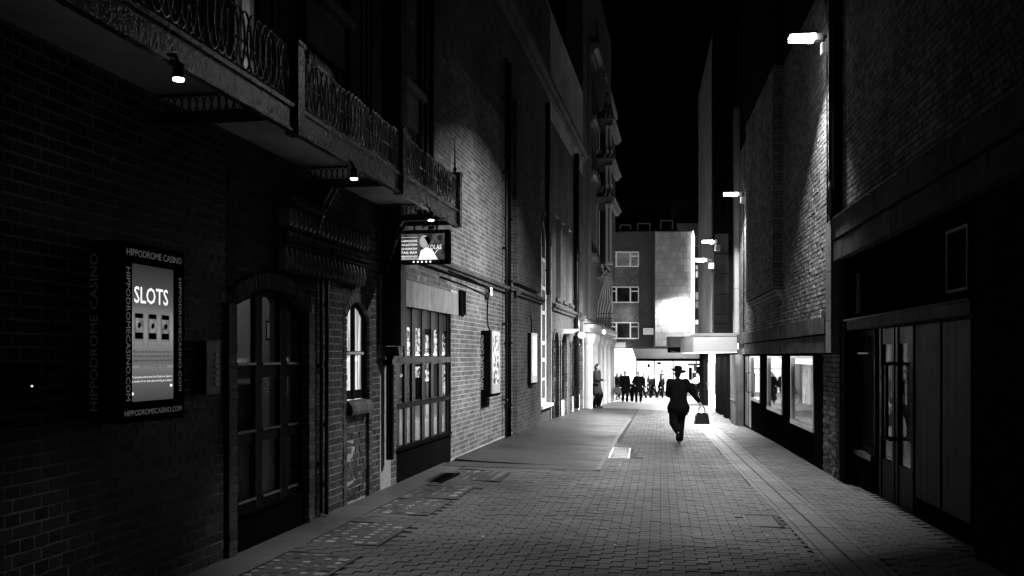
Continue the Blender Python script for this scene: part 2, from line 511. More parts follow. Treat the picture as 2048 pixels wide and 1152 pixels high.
def window(parent, op, cols, rows, y, m, pane_m, name="window", bar=.05, pane_dy=.02, head=0.0, pane_mats=None):
    """frame fills the opening; panes are the (x range) x (z range) grid; the frame takes what is left"""
    mb = MB()
    holes = []
    win_y0, win_y1 = y, y + bar
    xs = sorted(cols); zs = sorted(rows)
    def top(x): return op.top(x) - (head if op.rise else 0)
    # vertical strips: full height left of, between and right of the columns
    edges = [op.x0] + [v for c in xs for v in c] + [op.x1]
    for i in range(0, len(edges), 2):
        a, b = edges[i], edges[i+1]
        if b - a < .001: continue
        mb.prism([(a, op.z0), (b, op.z0), (b, op.top(b)-.002), (a, op.top(a)-.002)], 'y', y-.012, y+bar)
    for (a, b) in xs:
        ze = [op.z0] + [v for r in zs for v in r]
        for i in range(0, len(ze), 2):
            c = ze[i]; d = ze[i+1] if i+1 < len(ze) else None
            if d is None:
                n = 5 if op.rise else 1
                for k in range(n):
                    p = a + (b-a)*k/n; q = a + (b-a)*(k+1)/n
                    lo = (min(c, top(p)) , min(c, top(q)))
                    if min(op.top(p)-lo[0], op.top(q)-lo[1]) > .002:
                        mb.prism([(p, lo[0]), (q, lo[1]), (q, op.top(q)-.002), (p, op.top(p)-.002)], 'y', y, y+bar)
            elif d - c > .001: mb.box(a, b, y, y+bar, c, d)
    w = part(name, mb, m, parent)
    i = 0
    for (a, b) in xs:
        for (c, d) in zs:
            pm = pane_mats[i % len(pane_mats)] if pane_mats else pane_m; i += 1
            pb = MB(); e = .004
            za, zb = min(d, top(a)), min(d, top(b))
            pb.prism([(a-e, c-e), (b+e, c-e), (b+e, zb+e), (a-e, za+e)], 'y', y+pane_dy, y+pane_dy+.006)
            part("pane", pb, pm, w)
    return w

# =================================================================== GROUND
mb = MB(); n_x = 14
ys = [-8, 0, 3, 5, 7, 9, 11, 13, 15, 17, 19, 21, 23, 25, 27, 29, 31, 33, 35, 37, 39, 41, 43, 45, 47, 50, 54, 58, 64]
rows_ = []
for Y in ys:
    xa, xb = XL(Y) - 3.0, XR(Y) + 3.0
    if Y > 44: xa, xb = -30, 50
    rows_.append([(xa + (xb-xa)*k/n_x, Y) for k in range(n_x+1)])
vs = [(x, y, G(x, y) - .012) for r in rows_ for x, y in r]
fs = [(i*(n_x+1)+k, i*(n_x+1)+k+1, (i+1)*(n_x+1)+k+1, (i+1)*(n_x+1)+k) for i in range(len(ys)-1) for k in range(n_x)]
mb.add(vs, fs)
ground = struct("ground", mb, M_joint)

# far roadway beyond the end of the lane
mb = MB()
yy = [33.8, 36, 38, 40, 42, 44, 46, 48, 50, 54, 58, 62]
for a, b in zip(yy, yy[1:]):
    xa, xb = (XL(a) - .5, XR(a) + .5) if a < 44 else (-28, 46)
    xc, xd = (XL(b) - .5, XR(b) + .5) if a < 44 else (-28, 46)
    n = 8
    for k in range(n):
        p = [(xa+(xb-xa)*k/n, a), (xa+(xb-xa)*(k+1)/n, a), (xc+(xd-xc)*(k+1)/n, b), (xc+(xd-xc)*k/n, b)]
        mb.add([(x, y, G(x, y)+.004) for x, y in p], [(0,1,2,3)])
struct("road", mb, M_tarmac)

# smooth asphalt strip along the left wall
A1 = ground_px(1195, 942); A2 = ground_px(1262, 836)
def strip_x(Y): return A1[0] + (A2[0]-A1[0])*(Y-A1[1])/(A2[1]-A1[1])
Y_ASP0, Y_ASP1 = A1[1], 34.0
mb = MB(); N_ = 40
for i in range(N_):
    Ya = Y_ASP0 + (Y_ASP1-Y_ASP0)*i/N_; Yb = Y_ASP0 + (Y_ASP1-Y_ASP0)*(i+1)/N_
    for k in range(6):
        def q(Y, t):
            x = XL(Y) + .02 + (strip_x(Y)-XL(Y)-.02)*t
            return (x, Y - .35*(1-t)**2*(1 if i == 0 else 0), G(x, Y)+.005)
        mb.add([q(Ya, k/6), q(Ya, (k+1)/6), q(Yb, (k+1)/6), q(Yb, k/6)], [(0,1,2,3)])
struct("asphalt_strip", mb, M_asphalt)
# pale edging stones along the strip
edge_t = thing("pavement_edging", None, None, FW, (A1[0], A1[1], 0), kind="structure")
mb0 = MB(); mb0.box(-.5, .5, -.5, .5, -.5, .5); edg_me = mb0.mesh("edging_stone", mat("edging", .04, .5, .3, 12, rnd=.2))
Y = Y_ASP0 + .1
while Y < 27:
    x = strip_x(Y); o = inst("edging_stone", edg_me, edge_t, (x+.035, Y+.22, G(x, Y+.22)-.02), (.07, .43, .056), (0, 0, -math.atan((A2[0]-A1[0])/(A2[1]-A1[1])))); Y += .45

# drainage band beside the right wall : two rows of long pavers between lines of narrow ones
def band_d(X, Y): return (XR(Y) - X) / math.sqrt(1+BR*BR)
BAND0, BAND1 = .88, 1.40
iron_covers = []   # (x0,x1,y0,y1) in world, filled below
mh1 = [ground_px(1481, 1031), ground_px(1551, 1031), ground_px(1566, 1055), ground_px(1503, 1055)]
mh2 = [ground_px(1226, 897), ground_px(1262, 897), ground_px(1256, 917), ground_px(1216, 917)]
def inside_cover(X, Y):
    for c in (mh1, mh2):
        xa = min(p[0] for p in c); xb = max(p[0] for p in c); ya = min(p[1] for p in c); yb = max(p[1] for p in c)
        if xa+.07 < X < xb-.07 and ya+.05 < Y < yb-.05: return True
    return False
lights_L = []      # pavement light panels: centres in left frame
for px, py in ((520, 1128), (672, 1062), (790, 1010), (866, 982), (950, 950)):
    X_, Y_ = ground_px(px, py); q = FL.l((X_, Y_, 0)); lights_L.append((q.x, max(-.95, min(-.55, q.y))))
def inside_light(X, Y):
    q = FL.l((X, Y, 0))
    for lx, ly in lights_L:
        if abs(q.x-lx) < .5 and abs(q.y-ly) < .42: return True
    return False

rects = []
Lp, Wp = .2, .1
v = 5.6; row = 0
while v < 35:
    u = -9.0 + (Lp/2 if row % 2 else 0)
    while u < 9:
        c = FG.w(u + Lp/2, v + Wp/2, 0); X, Y = c.x, c.y
        if 5.6 < Y < 33.9 and XL(Y)+.26 < X < XR(Y)+.06 and not (BAND0+.06 < band_d(X, Y) < BAND1-.06) \
           and not (Y > Y_ASP0-.02 and X < strip_x(Y)+.02) and not inside_cover(X, Y) and not inside_light(X, Y):
            rects.append((X, Y))
        u += Lp
    v += Wp; row += 1
ump = unit_block("paving_block", M_paver, .05)
def inframe(X, Y):
    px = HX+FPX*X/Y; py = HY+FPX*(CZ-G(X,Y))/Y
    return 0 < px < 2048 and py < 1152
rects = [r for r in rects if -300 < HX+FPX*r[0]/r[1] < 2400]
rects.sort(key=lambda r: (0 if inframe(*r) else 1, r[1]))
mb = MB()
ca, sa = math.cos(FG.th), math.sin(FG.th)
for i, (X, Y) in enumerate(rects):
    z = G(X, Y); dz = random.uniform(-.0022, .0022)
    if i < 300:
        tx = random.uniform(-.012, .012); ty = random.uniform(-.012, .012)
        o = bpy.data.objects.new("paving_block", ump); col.objects.link(o); o.parent = ground
        # the shared block faces -y : turned so that its face is up
        o.rotation_euler = (R(-90)+tx, ty, FG.th); o.scale = (Lp-.006, .05, Wp-.003); o.location = (X, Y, z-.025+dz)
    else:
        hw, hh = (Lp-.006)/2, (Wp-.003)/2; vs = []
        tx = random.uniform(-.014, .014); ty = random.uniform(-.014, .014)
        for zz in (-.03, 0):
            for a, b in ((-hw,-hh),(hw,-hh),(hw,hh),(-hw,hh)):
                s_ = 1 if zz < 0 else .99
                x = X + (a*s_)*ca - (b*s_)*sa; y = Y + (a*s_)*sa + (b*s_)*ca
                vs.append((x, y, G(x, y)+zz+dz+(a*tx+b*ty if zz == 0 else 0)))
        mb.add(vs, [(0,1,5,4),(1,2,6,5),(2,3,7,6),(3,0,4,7),(4,5,6,7)])
pv = part("paving", mb, M_paver, ground, kind="stuff")

# the band itself
mb = MB()
for (d0, d1, L_) in ((BAND0, .95, .2), (.955, 1.135, .4), (1.14, 1.155, .2), (1.16, 1.33, .4), (1.335, 1.40, .2)):
    lx = -34.0
    while lx < -5:
        a = FR.w(lx+.004, -d0-.002, 0); b = FR.w(lx+L_-.004, -d0-.002, 0); c = FR.w(lx+L_-.004, -d1+.002, 0); d = FR.w(lx+.004, -d1+.002, 0)
        dz = .004 + random.uniform(-.0015, .0015) - (.006 if d1-d0 < .03 else 0)
        pts = [a, b, c, d]
        mb.add([(p.x, p.y, G(p.x, p.y)-.04) for p in pts] + [(p.x, p.y, G(p.x, p.y)+dz) for p in pts],
               [(0,1,5,4),(1,2,6,5),(2,3,7,6),(3,0,4,7),(4,5,6,7)])
        lx += L_
part("channel_paving", mb, mat("channel_paver", .052, .5, .35, 16, rnd=.2, bump=.2, bscale=70, wet=.1), ground, kind="stuff")
# concrete margin where the paving meets the left wall
mb = MB()
Y = 4.5
while Y < Y_ASP0:
    Yb = min(Y+.6, Y_ASP0)
    pts = [(XL(Y)+.01, Y), (XL(Y)+.34, Y), (XL(Yb)+.34, Yb), (XL(Yb)+.01, Yb)]
    mb.add([(x, y, G(x, y)-.03) for x, y in pts]+[(x, y, G(x, y)+.004) for x, y in pts], [(0,1,5,4),(1,2,6,5),(2,3,7,6),(3,0,4,7),(4,5,6,7)])
    Y = Yb
struct("concrete_margin", mb, mat("concrete", .036, .6, .4, 9, bump=.2, wet=.15))

def cover(quad, name, label, ribbed=True):
    cx = sum(p[0] for p in quad)/4; cy = sum(p[1] for p in quad)/4; z = G(cx, cy)
    w = (abs(quad[1][0]-quad[0][0])+abs(quad[2][0]-quad[3][0]))/4; h = (abs(quad[0][1]-quad[3][1])+abs(quad[1][1]-quad[2][1]))/4
    sk = (quad[0][0]+quad[1][0]-quad[2][0]-quad[3][0])/2 / (2*h)
    F = Frame((cx, cy), -math.atan(.15))
    t = thing(name, label, "manhole cover", F, (0, 0, z))
    m = MB()
    for a in ((-w,w,-h,-h+.035),(-w,w,h-.035,h),(-w,-w+.035,-h+.037,h-.037),(w-.035,w,-h+.037,h-.037)): m.box(a[0],a[1],a[2],a[3],z-.03,z+.009)
    part("cover_frame", m, M_metal if not ribbed else M_iron, t)
    m = MB(); m.box(-w+.045, w-.045, -h+.045, h-.045, z-.03, z+.005); part("cover_plate", m, M_asphalt if ribbed else M_stone, t)
    return t
cover(mh1, "manhole_cover", "dark rectangular iron manhole cover in the paving bricks near the right")
cover(mh2, "manhole_cover", "bright metal-edged cover at the edge of the asphalt strip", False)
# low iron grate flush with the margin
gx = ground_px(880, 955); q = FL.l((gx[0], gx[1], 0)); m = MB()
for k in range(9): m.box(q.x-.45+k*.1, q.x-.41+k*.1, q.y-.13, q.y+.13, -.01+G(*gx), G(*gx)+.012)
m.box(q.x-.5, q.x+.46, q.y-.16, q.y-.13, G(*gx)-.01, G(*gx)+.014); m.box(q.x-.5, q.x+.46, q.y+.13, q.y+.16, G(*gx)-.01, G(*gx)+.014)
solo("drain_grate", m, M_matblack, "black slotted drain grate on the ground below the shop window", "drain", FL, (q.x, q.y, G(*gx)))

# pavement lights: iron panels of small glass lenses
M_lens = mat("pavement_glass", .13, .22, .3, 20, rnd=.75, spec=.8)
lens_mb = MB(); lens_mb.box(-.5, .5, -.5, .5, -.5, .5); lens_me = lens_mb.mesh("glass_lens", M_lens)
pl_names = ["nearest glass pavement light panel at the foot of the left wall", "glass pavement light panel in front of the tall arched shopfront",
            "glass pavement light panel below the small arched window", "glass pavement light panel beside the wide black downpipe",
            "farthest glass pavement light panel, beside the drain grate"]
for i, (lx, ly) in enumerate(lights_L):
    w_ = FL.w(lx, ly, 0); z = G(w_.x, w_.y)-.001
    t = thing("pavement_light", pl_names[i], "pavement light", FL, (lx, ly, z), group="glass pavement lights along the left wall")
    m = MB(); m.box(lx-.49, lx+.49, ly-.41, ly+.41, z-.03, z-.004); part("iron_panel", m, mat("panel_iron", .028, .6, .5, 20, bump=.3, bscale=60, spec=.3, wet=.15), t)
    for a in range(8):
        for b in range(6):
            if random.random() < .12: continue
            big = 1.3 if (b == 0 or a in (0, 7)) and random.random() < .6 else .8
            inst("glass_lens", lens_me, t, (lx-.42+a*.12, ly-.33+b*.13, z-.006), (.062*big, .066*big, .012))

# =================================================================== LEFT BUILDING
lb = thing("casino_building", "long Victorian brick building with arched windows along the whole left side of the lane", "building", FL, (FL.X(760), 0, 0))
X = FL.X; Z = FL.Z
door = Op(X(468), X(613), 0, Z(540, 604)+0.0, .17)
door = Op(X(468), X(613), -.7, 2.02, .17)
small = Op(X(693), X(738), -.7, 2.02, .18)
shop = Op(X(793), X(902), -.7, Z(793, 609))
tall = Op(X(1080), X(1101), -.7, 4.55, .72)
ar = []
for (p0, p1) in ((1105, 1115), (1120, 1131), (1141, 1150), (1154, 1162)):
    ar.append(Op(X(p0), X(p1), -.7, 2.0, .28))
up = [Op(X(470), X(527), 3.55, 4.75), Op(X(618), X(682), 3.55, 4.62), Op(X(803), X(832), 3.55, 4.60)]
upf = []
for (p0, p1) in ((1112, 1121), (1126, 1133), (1138, 1145), (1149, 1155)):
    upf.append(Op(X(p0), X(p1), 3.25, 5.6))
T = .13
ops = [door.grow(T), small.grow(.10), shop, tall.grow(.08)] + [a.grow(.10) for a in ar] + up + upf
XE = X(1166)
mb = MB(); sheet(mb, 2.5, XE, -.6, 11.0, ops, .003, .42)
part("wall", mb, M_mortL, lb)
XB0, XB1 = X(-60), X(1100)
br = lay(XB0, X(760), 0, 5.7, [o for o in ops if o.x1 < X(790)])
lay_bricks(lb, FL, br, M_brickL, jit=.0012, n_single=300)
stone_ops = ops + [Op(X(789), X(915), shop.zs-.02, 2.60)]
br = lay(X(782), XB1, 0, 6.3, stone_ops)
lay_bricks(lb, FL, br, M_brickLw, jit=.0012, n_single=0)
m = MB(); sheet(m, X(1101.5), XE, -.6, 8.0, ops, 0, .012); part("far_brickwork", m, M_farbrick, lb)

m = MB(); sheet(m, 2.6, X(782), 5.7, 10.9, ops, -.001, .0025); sheet(m, X(782.1), X(1101), 6.3, 10.9, ops, -.001, .0025); part("upper_brickwork", m, M_farbrick, lb)
# projecting pier with its own faces past the downpipe
pier0, pier1 = X(1025), X(1074)
m = MB(); m.box(pier0, pier1, -.10, .0, -.3, 2.93); m.box(pier0, pier1, -.10, 0, 3.15, 7)
part("pier", m, M_farbrick, lb)
# cornice band
def moulding(mb, x0, x1, z, s=1.0, y=0):
    pr = [(y+.002, z), (y-.05*s, z+.01), (y-.06*s, z+.05*s), (y-.10*s, z+.08*s), (y-.11*s, z+.13*s), (y-.03*s, z+.15*s), (y-.02*s, z+.19*s), (y+.002, z+.20*s)]
    mb.prism([(a, b) for a, b in pr], 'x', x0, x1)
m = MB(); moulding(m, X(787), X(1018), 2.86, 1.0); part("cornice", m, M_stoneD, lb)
m = MB(); moulding(m, pier0-.05, pier1+.05, 2.86, 1.0, -.10); part("cornice", m, M_stoneD, lb)
m = MB(); moulding(m, X(1102), X(1152), 2.84, 1.3); part("cornice", m, M_stoneD, lb)
m = MB(); moulding(m, X(1155), XE, 2.84, 1.3); part("cornice", m, M_stoneD, lb)
m = MB(); moulding(m, X(800), XE, 8.5, 2.0); part("cornice", m, M_stoneD, lb)
# vertical brick ribs either side of upper windows
for px in (532, 600, 690, 716, 726, 836, 846, 858):
    m = MB(); x_ = X(px); m.tube([(x_, -.03, 3.4), (x_, -.03, 8.5)], .05, 8); part("wall_rib", m, M_brickL, lb, smooth=True)
for (a, b) in ((735, 758), (690, 712)):
    m = MB(); m.box(X(a), X(b), -.05, .01, 3.4, 8); part("stone_pilaster", m, M_stoneD, lb)
# stone lintels over upper windows
for o in up:
    m = MB(); m.box(o.x0-.10, o.x1+.15, -.025, .12, o.zs, o.zs+.45); m.box(o.x0-.13, o.x1+.18, -.10, .02, o.zs+.46, o.zs+.56)
    part("lintel", m, M_stone, lb)
# stone panel above the shop window
m = MB(); xs_ = [X(788.5), X(845), X(916)]
for a, b in zip(xs_, xs_[1:]): m.box(a+.003, b-.003, -.006, .05, shop.zs-.0, 2.595)
part("stone_panel", m, M_stone, lb)

# upper windows
E_upper = [emat("upper_window_light", .32, .5, 2.0, lo=.35), emat("upper_window_dim", .09, .6, 2.5, lo=.2), emat("upper_window_far", .22, .5, 2.0, lo=.4)]
for k, o in enumerate(up):
    w = o.x1-o.x0; f = .06
    mid = o.x0 + w*(.40 if k == 0 else .38)
    window(lb, o, [(o.x0+f, mid-.03), (mid+.03, o.x1-f)], [(o.z0+f, (o.z0+o.zs)/2-.02), ((o.z0+o.zs)/2+.02, o.zs-f)], .07, M_white, M_glass, bar=.03, pane_dy=.01)
    m = MB(); m.box(o.x0, o.x1, .11, .12, o.z0, o.zs)
    part("window_blind", m, E_upper[k], lb)
for o in upf:
    m = MB(); m.box(o.x0, o.x1, .22, .26, o.z0, o.zs); w_ = part("window", m, M_timber, lb)
    m = MB(); m.box(o.x0+.1, o.x1-.1, .20, .215, o.z0+.1, o.zs-.1); part("pane", m, M_glassD, w_)
    m = MB(); m.box(o.x0-.08, o.x1+.08, -.06, .2, o.z0-.10, o.z0-.002); part("window_sill", m, M_stoneD, lb)

# --- the tall arched shopfront with nine panes
arch_ring(lb, door, T, -.03, .16, M_brickLw, 26)
for sx, x_ in ((-1, door.x0), (1, door.x1)):
    z = -.02; k = 0
    while z < door.zs-.01:
        zt = min(z+.075, door.zs); m = MB()
        m.box(x_ if sx > 0 else x_-T, x_+T if sx > 0 else x_, -.03+random.uniform(-.003,.003), .16, z+.004, zt-.004)
        part("jamb_brick", m, M_brickL, lb); z = zt
    m = MB(); xx = x_+sx*(T+.012); m.tube([(xx, -.012, -.02), (xx, -.012, door.zs)], .014, 6); part("jamb_moulding", m, M_timber, lb)
m = MB(); a0 = math.asin(min(1, door.hw/door.R)); rr = door.R+T+.014
m.tube([(door.xc+rr*math.sin(-a0+2*a0*k/24), -.012, door.zc+rr*math.cos(-a0+2*a0*k/24)) for k in range(25)], .014, 6); part("hood_moulding", m, M_timber, lb)
yd = .06
cx_ = [(X(469, yd)+.02, X(508, yd)), (X(522, yd), X(557, yd)), (X(571, yd), X(601, yd))]
fr = Op(door.x0, door.x1, .30, door.zs, door.rise)
window(lb, fr, cx_, [(.39, .86), (.97, 1.41), (1.54, 2.15)], yd, M_timber, glass('dull_glass', .8, .15), name="shopfront", bar=.035, head=.07, pane_dy=.015)
m = MB(); m.box(door.x0, door.x1, .02, .16, -.3, .27); m.box(door.x0, door.x1, .01, .17, .272, .30)
part("stall_riser", m, M_matblack, lb)
# beading round the panes
for (a, b) in cx_:
    for c in (.39, .97, 1.54):
        m = MB(); m.box(a, b, yd-.022, yd-.012, c-.018, c+.004); part("glazing_bead", m, M_iron, lb)
# --- room behind it
def ray_x(px, py, lx, F=FL):
    """where the line of sight measured at a pixel meets a plane across the room"""
    c = F.l((0, 0, CZ)); d = F.l((F.o.x + (px - HX) / FPX, F.o.y + 1.0, (HY - py) / FPX)); t = (lx - c.x) / d.x
    return (c.y + d.y * t, c.z + d.z * t)
rm = MB(); x0, x1 = door.x0-.6, door.x1+1.0
rm.box(x0, x1, 2.4, 2.45, 0, 2.8); rm.box(x0-.04, x0, .45, 2.45, 0, 2.8); rm.box(x1, x1+.04, .425, 2.45, 0, 2.8); rm.box(x0, x1, .45, 2.45, 2.8, 2.84); rm.box(x0, x1, .45, 2.45, -.03, .0)
rm.box(door.x1+.14, x1, .425, .45, 0, 2.8); rm.box(x0, door.x0-.14, .425, .45, 0, 2.8)
part("room", rm, M_room, lb)
pi = ray_x(557, 661, x1); w, h = .135, .105
pt = thing("framed_picture", "small framed picture hanging on the room wall behind the tall arched shopfront", "picture", FL, (x1, pi[0], pi[1]))
m = MB(); m.box(x1-.03, x1, pi[0]-w, pi[0]+w, pi[1]-h, pi[1]+h); part("picture_frame", m, M_matblack, pt)
m = MB(); m.box(x1-.036, x1-.031, pi[0]-w+.02, pi[0]+w-.02, pi[1]-h+.02, pi[1]+h-.02); part("mount", m, M_white, pt)
m = MB(); m.box(x1-.042, x1-.037, pi[0]-.06, pi[0]+.06, pi[1]-.045, pi[1]+.045); part("print", m, mat("print_dark", .08, .6, .6, 30), pt)
ni = ray_x(536, 772, x1); nt_ = thing("wall_notice", "small pale notice pinned to the room wall below the framed picture", "notice", FL, (x1, ni[0], ni[1]))
for k in range(5):
    m = MB(); m.box(x1-.006, x1-.001, ni[0]-.05+.012*(k%2), ni[0]+.045-.02*(k%3), ni[1]+.07-k*.035, ni[1]+.085-k*.035); part("notice_line", m, M_white, nt_)
lt = thing("ceiling_lamp", "small ceiling lamp glowing inside the room behind the arched shopfront", "lamp", FL, (x1-.9, 1.9, 2.7))
m = MB(); m.lathe((x1-.9, 1.9, 2.7), [(.09, .0), (.05, .05), (.05, .1)], 12); part("lamp_shade", m, M_iron, lt)
light("room_light", 'POINT', FL, (x1-.9, 1.9, 2.62), 16, lt, shadow_soft_size=.05)
lc = door.x1+.25; pc = ray_x(490, 790, lc); z_t = ray_x(490, 768, lc)[1]
m = MB(); m.lathe((lc, pc[0], 0), [(.10, 0), (.10, z_t-.02), (.105, z_t-.02), (.10, z_t), (.02, z_t+.01)], 20)
solo("display_column", m, mat("counter_dark", .06, .2, .1, 6, spec=.8), "dark polished round column standing behind the left panes of the shopfront", "column", FL, (lc, pc[0], 0), smooth=False)

# --- small arched window with brick panel below
arch_ring(lb, small, .10, -.006, .20, M_brickLw, 12)
for sx, x_ in ((-1, small.x0), (1, small.x1)):
    z = -.02
    while z < small.zs-.01:
        zt = min(z+.075, small.zs); m = MB()
        m.box(x_ if sx > 0 else x_-.10, x_+.10 if sx > 0 else x_, -.006+random.uniform(-.003,.003), .20, z+.004, zt-.004)
        part("jamb_brick", m, M_brickL, lb); z = zt
ys_ = .06
sw = Op(small.x0, small.x1, 1.12, small.zs, small.rise)
sc_ = [(X(693, ys_)+.03, X(706, ys_)), (X(711, ys_), X(728, ys_))]
sc_ = [(small.x0+.015, small.xc-.035), (small.xc+.03, small.x1-.05)]
window(lb, sw, sc_, [(1.22, 1.61), (1.655, 2.16)], ys_, M_timber, M_glass, name="casement_window", head=.05, bar=.02, pane_dy=.006)
m = MB(); m.box(small.x0+.06, small.x1-.06, ys_-.018, ys_-.013, 1.618, 1.646); part("glazing_bar", m, M_white, lb)
m = MB(); n = 26; x0, x1 = small.x0, small.x1      # curtain with folds, lit from the room
pts = []
for k in range(n*2+1):
    t = k/(n*2); pts.append((x0+(x1-x0)*t, .095+.008*math.sin(t*38)))
for a, b in zip(pts, pts[1:]): m.add([(a[0], a[1], 1.0), (b[0], b[1], 1.0), (b[0], b[1], 2.3), (a[0], a[1], 2.3)], [(0,1,2,3)])
part("curtain", m, emat("lit_curtain", 2.2, .55, 9, (4, 4, .15), .2), lb)
m = MB()   # rounded brick sill
for k in range(11):
    a = small.x0+.02+(small.x1-small.x0-.04)*k/11; b = small.x0+.02+(small.x1-small.x0-.04)*(k+1)/11-.006
    m.prism([(-.055, .96), (-.065, 1.0), (-.055, 1.06), (-.02, 1.10), (.14, 1.115), (.14, .96)], 'x', a, b)
part("brick_sill", m, M_brickLw, lb)
pb = lay(small.x0, small.x1, 0, .955, [], True)
lay_bricks(lb, FL, pb, M_brickL, y=.03, n_single=0)
m = MB(); m.box(small.x0, small.x1, .034, .2, -.3, 1.10); part("panel_backing", m, M_mortL, lb)

# --- the big shop window of eighteen panes
yw = .05
o = Op(shop.x0, shop.x1, .385, shop.zs)
ed = [(796, 806), (811, 821), (828, 841), (847, 859), (865, 875), (882, 891)]
ed = [(X(a+1, yw), X(b+1.5, yw)) for a, b in ed]
window(lb, o, ed, [(.44, .91), (1.00, 1.485), (1.60, 1.985)], yw, M_black, M_glassD, name="shop_window", bar=.018, pane_dy=.006)
m = MB(); m.box(shop.x0, shop.x1, .008, .12, -.3, .38); m.box(shop.x0-.02, shop.x1, -.02, .14, .385, .42); part("stall_riser", m, M_matblack, lb)
m = MB(); m.box(shop.x0, shop.x1, .01, .037, 1.505, 1.585); part("transom_rail", m, M_stoneD, lb)
m = MB(); m.box(shop.x0, shop.x1, .01, .037, .925, .985); part("transom_rail", m, M_timber, lb)
# lower panes are backed by a lit frosted screen; boards above it imitate reflected posters
m = MB(); m.box(shop.x0, shop.x1, .072, .08, .38, .92); part("frosted_screen", m, emat("frosted_screen_lit", .6, .3, 2, lo=.5), lb)
rm = MB(); rm.box(shop.x0-.1, shop.x1+.1, 2.0, 2.05, 0, 2.3); rm.box(shop.x0-.1, shop.x1+.1, .45, 2.0, 2.28, 2.32)
part("room", rm, mat("dark_room", .05, .8, .2, 4), lb)
E_refl = emat("poster_reflection_lit", 2.2, .8, 11, (1, 1, 1.6), .05)  # poster reflections in the glass, put in as emission
post_px = [(797, 803, 650, 712, 1), (813, 822, 646, 712, 1), (831, 842, 650, 712, 1), (850, 859, 665, 705, 0), (867, 876, 650, 712, 1), (884, 889, 662, 712, 0),
           (799, 808, 742, 756, 0), (829, 842, 728, 757, 0), (849, 857, 735, 765, 0), (885, 890, 730, 800, 1)]
for k, (a, b, c, d, s_) in enumerate(post_px):
    yy_ = .085
    p0 = FL.fp(a, c, yy_); p1 = FL.fp(b+2, d, yy_)
    t = thing("reflected_poster", ["tall", "leaning", "bordered", "small dark", "narrow pale", "slanted", "square", "framed", "low", "long thin"][k] + " board imitating a reflected poster behind the glass of the big shop window",
              "poster", FL, (p0[0], yy_, p1[1]), group="imitated poster reflections in the big shop window")
    m = MB(); m.box(p0[0], p1[0], yy_, yy_+.012, p1[1], p0[1]); part("reflection_board", m, M_matblack if not s_ else E_full, t)
    m = MB(); f = .02; m.box(p0[0]+f, p1[0]-f, yy_-.006, yy_-.002, p1[1]+f, p0[1]-f*2); part("print", m, E_refl, t)

# --- tall arched window beyond the pier
arch_ring(lb, tall, .08, -.03, .25, M_brickLw, 18)
yt = .12
tc = [(tall.x0+.12, tall.xc-.08), (tall.xc+.08, tall.x1-.22)]
window(lb, Op(tall.x0, tall.x1, .35, tall.zs, tall.rise), tc, [(.48, .95), (1.02, 1.45), (1.55, 1.9), (2.0, 2.7), (2.8, 3.35), (3.45, 4.1), (4.2, 5.1)], yt, M_white, M_glass, name="tall_window", head=.08, bar=.03, pane_dy=.01)
m = MB(); m.box(tall.x0, tall.x1, .17, .18, .3, 4.2); part("window_blind", m, emat("tall_window_lit", 1.1, .5, 5, (3, 3, .3), .1), lb)
m = MB(); m.box(tall.x0-.05, tall.x1+.05, -.08, .25, .26, .34); part("window_sill", m, M_white, lb)
m = MB(); m.box(tall.x0, tall.x1, .02, .2, -.4, .26); part("stall_riser", m, M_stoneD, lb)
# --- the four arched openings
for k, o in enumerate(ar):
    arch_ring(lb, o, .10, -.05, .22, M_brickLw, 12)
    for x_ in (o.x0-.05, o.x1+.05):
        z = -.3; m = MB()
        while z < 2.0:
            m.box(x_-.05, x_+.05, -.05, .2, z+.004, z+.10-.004); z += .10
        part("jamb_bricks", m, M_brickLw, lb, kind="stuff")
    w = o.x1-o.x0
    window(lb, Op(o.x0, o.x1, .28 if k != 1 else 0.05, o.zs, o.rise), [(o.x0+.06, o.x0+w*.32), (o.x0+w*.36, o.x0+w*.63), (o.x0+w*.67, o.x1-.06)], [(.42, .9), (.98, 1.25), (1.32, 1.72), (1.8, 2.2)], .06,
           M_timber if k else M_stoneD, M_glass, name="arched_window", head=.06, bar=.03, pane_dy=.01)
    m = MB(); m.box(o.x0, o.x1, .105, .115, -.2, 2.3); part("window_blind", m, emat("arch_window_lit_%d" % k, (.5, .45, .8, 1.0)[k], .75, 4, (3, 3, .8), .03), lb)
    m = MB(); m.box(o.x0, o.x1, .04, .2, -.45, .27); part("stall_riser", m, M_white if k in (1, 2, 3) else M_timber, lb)

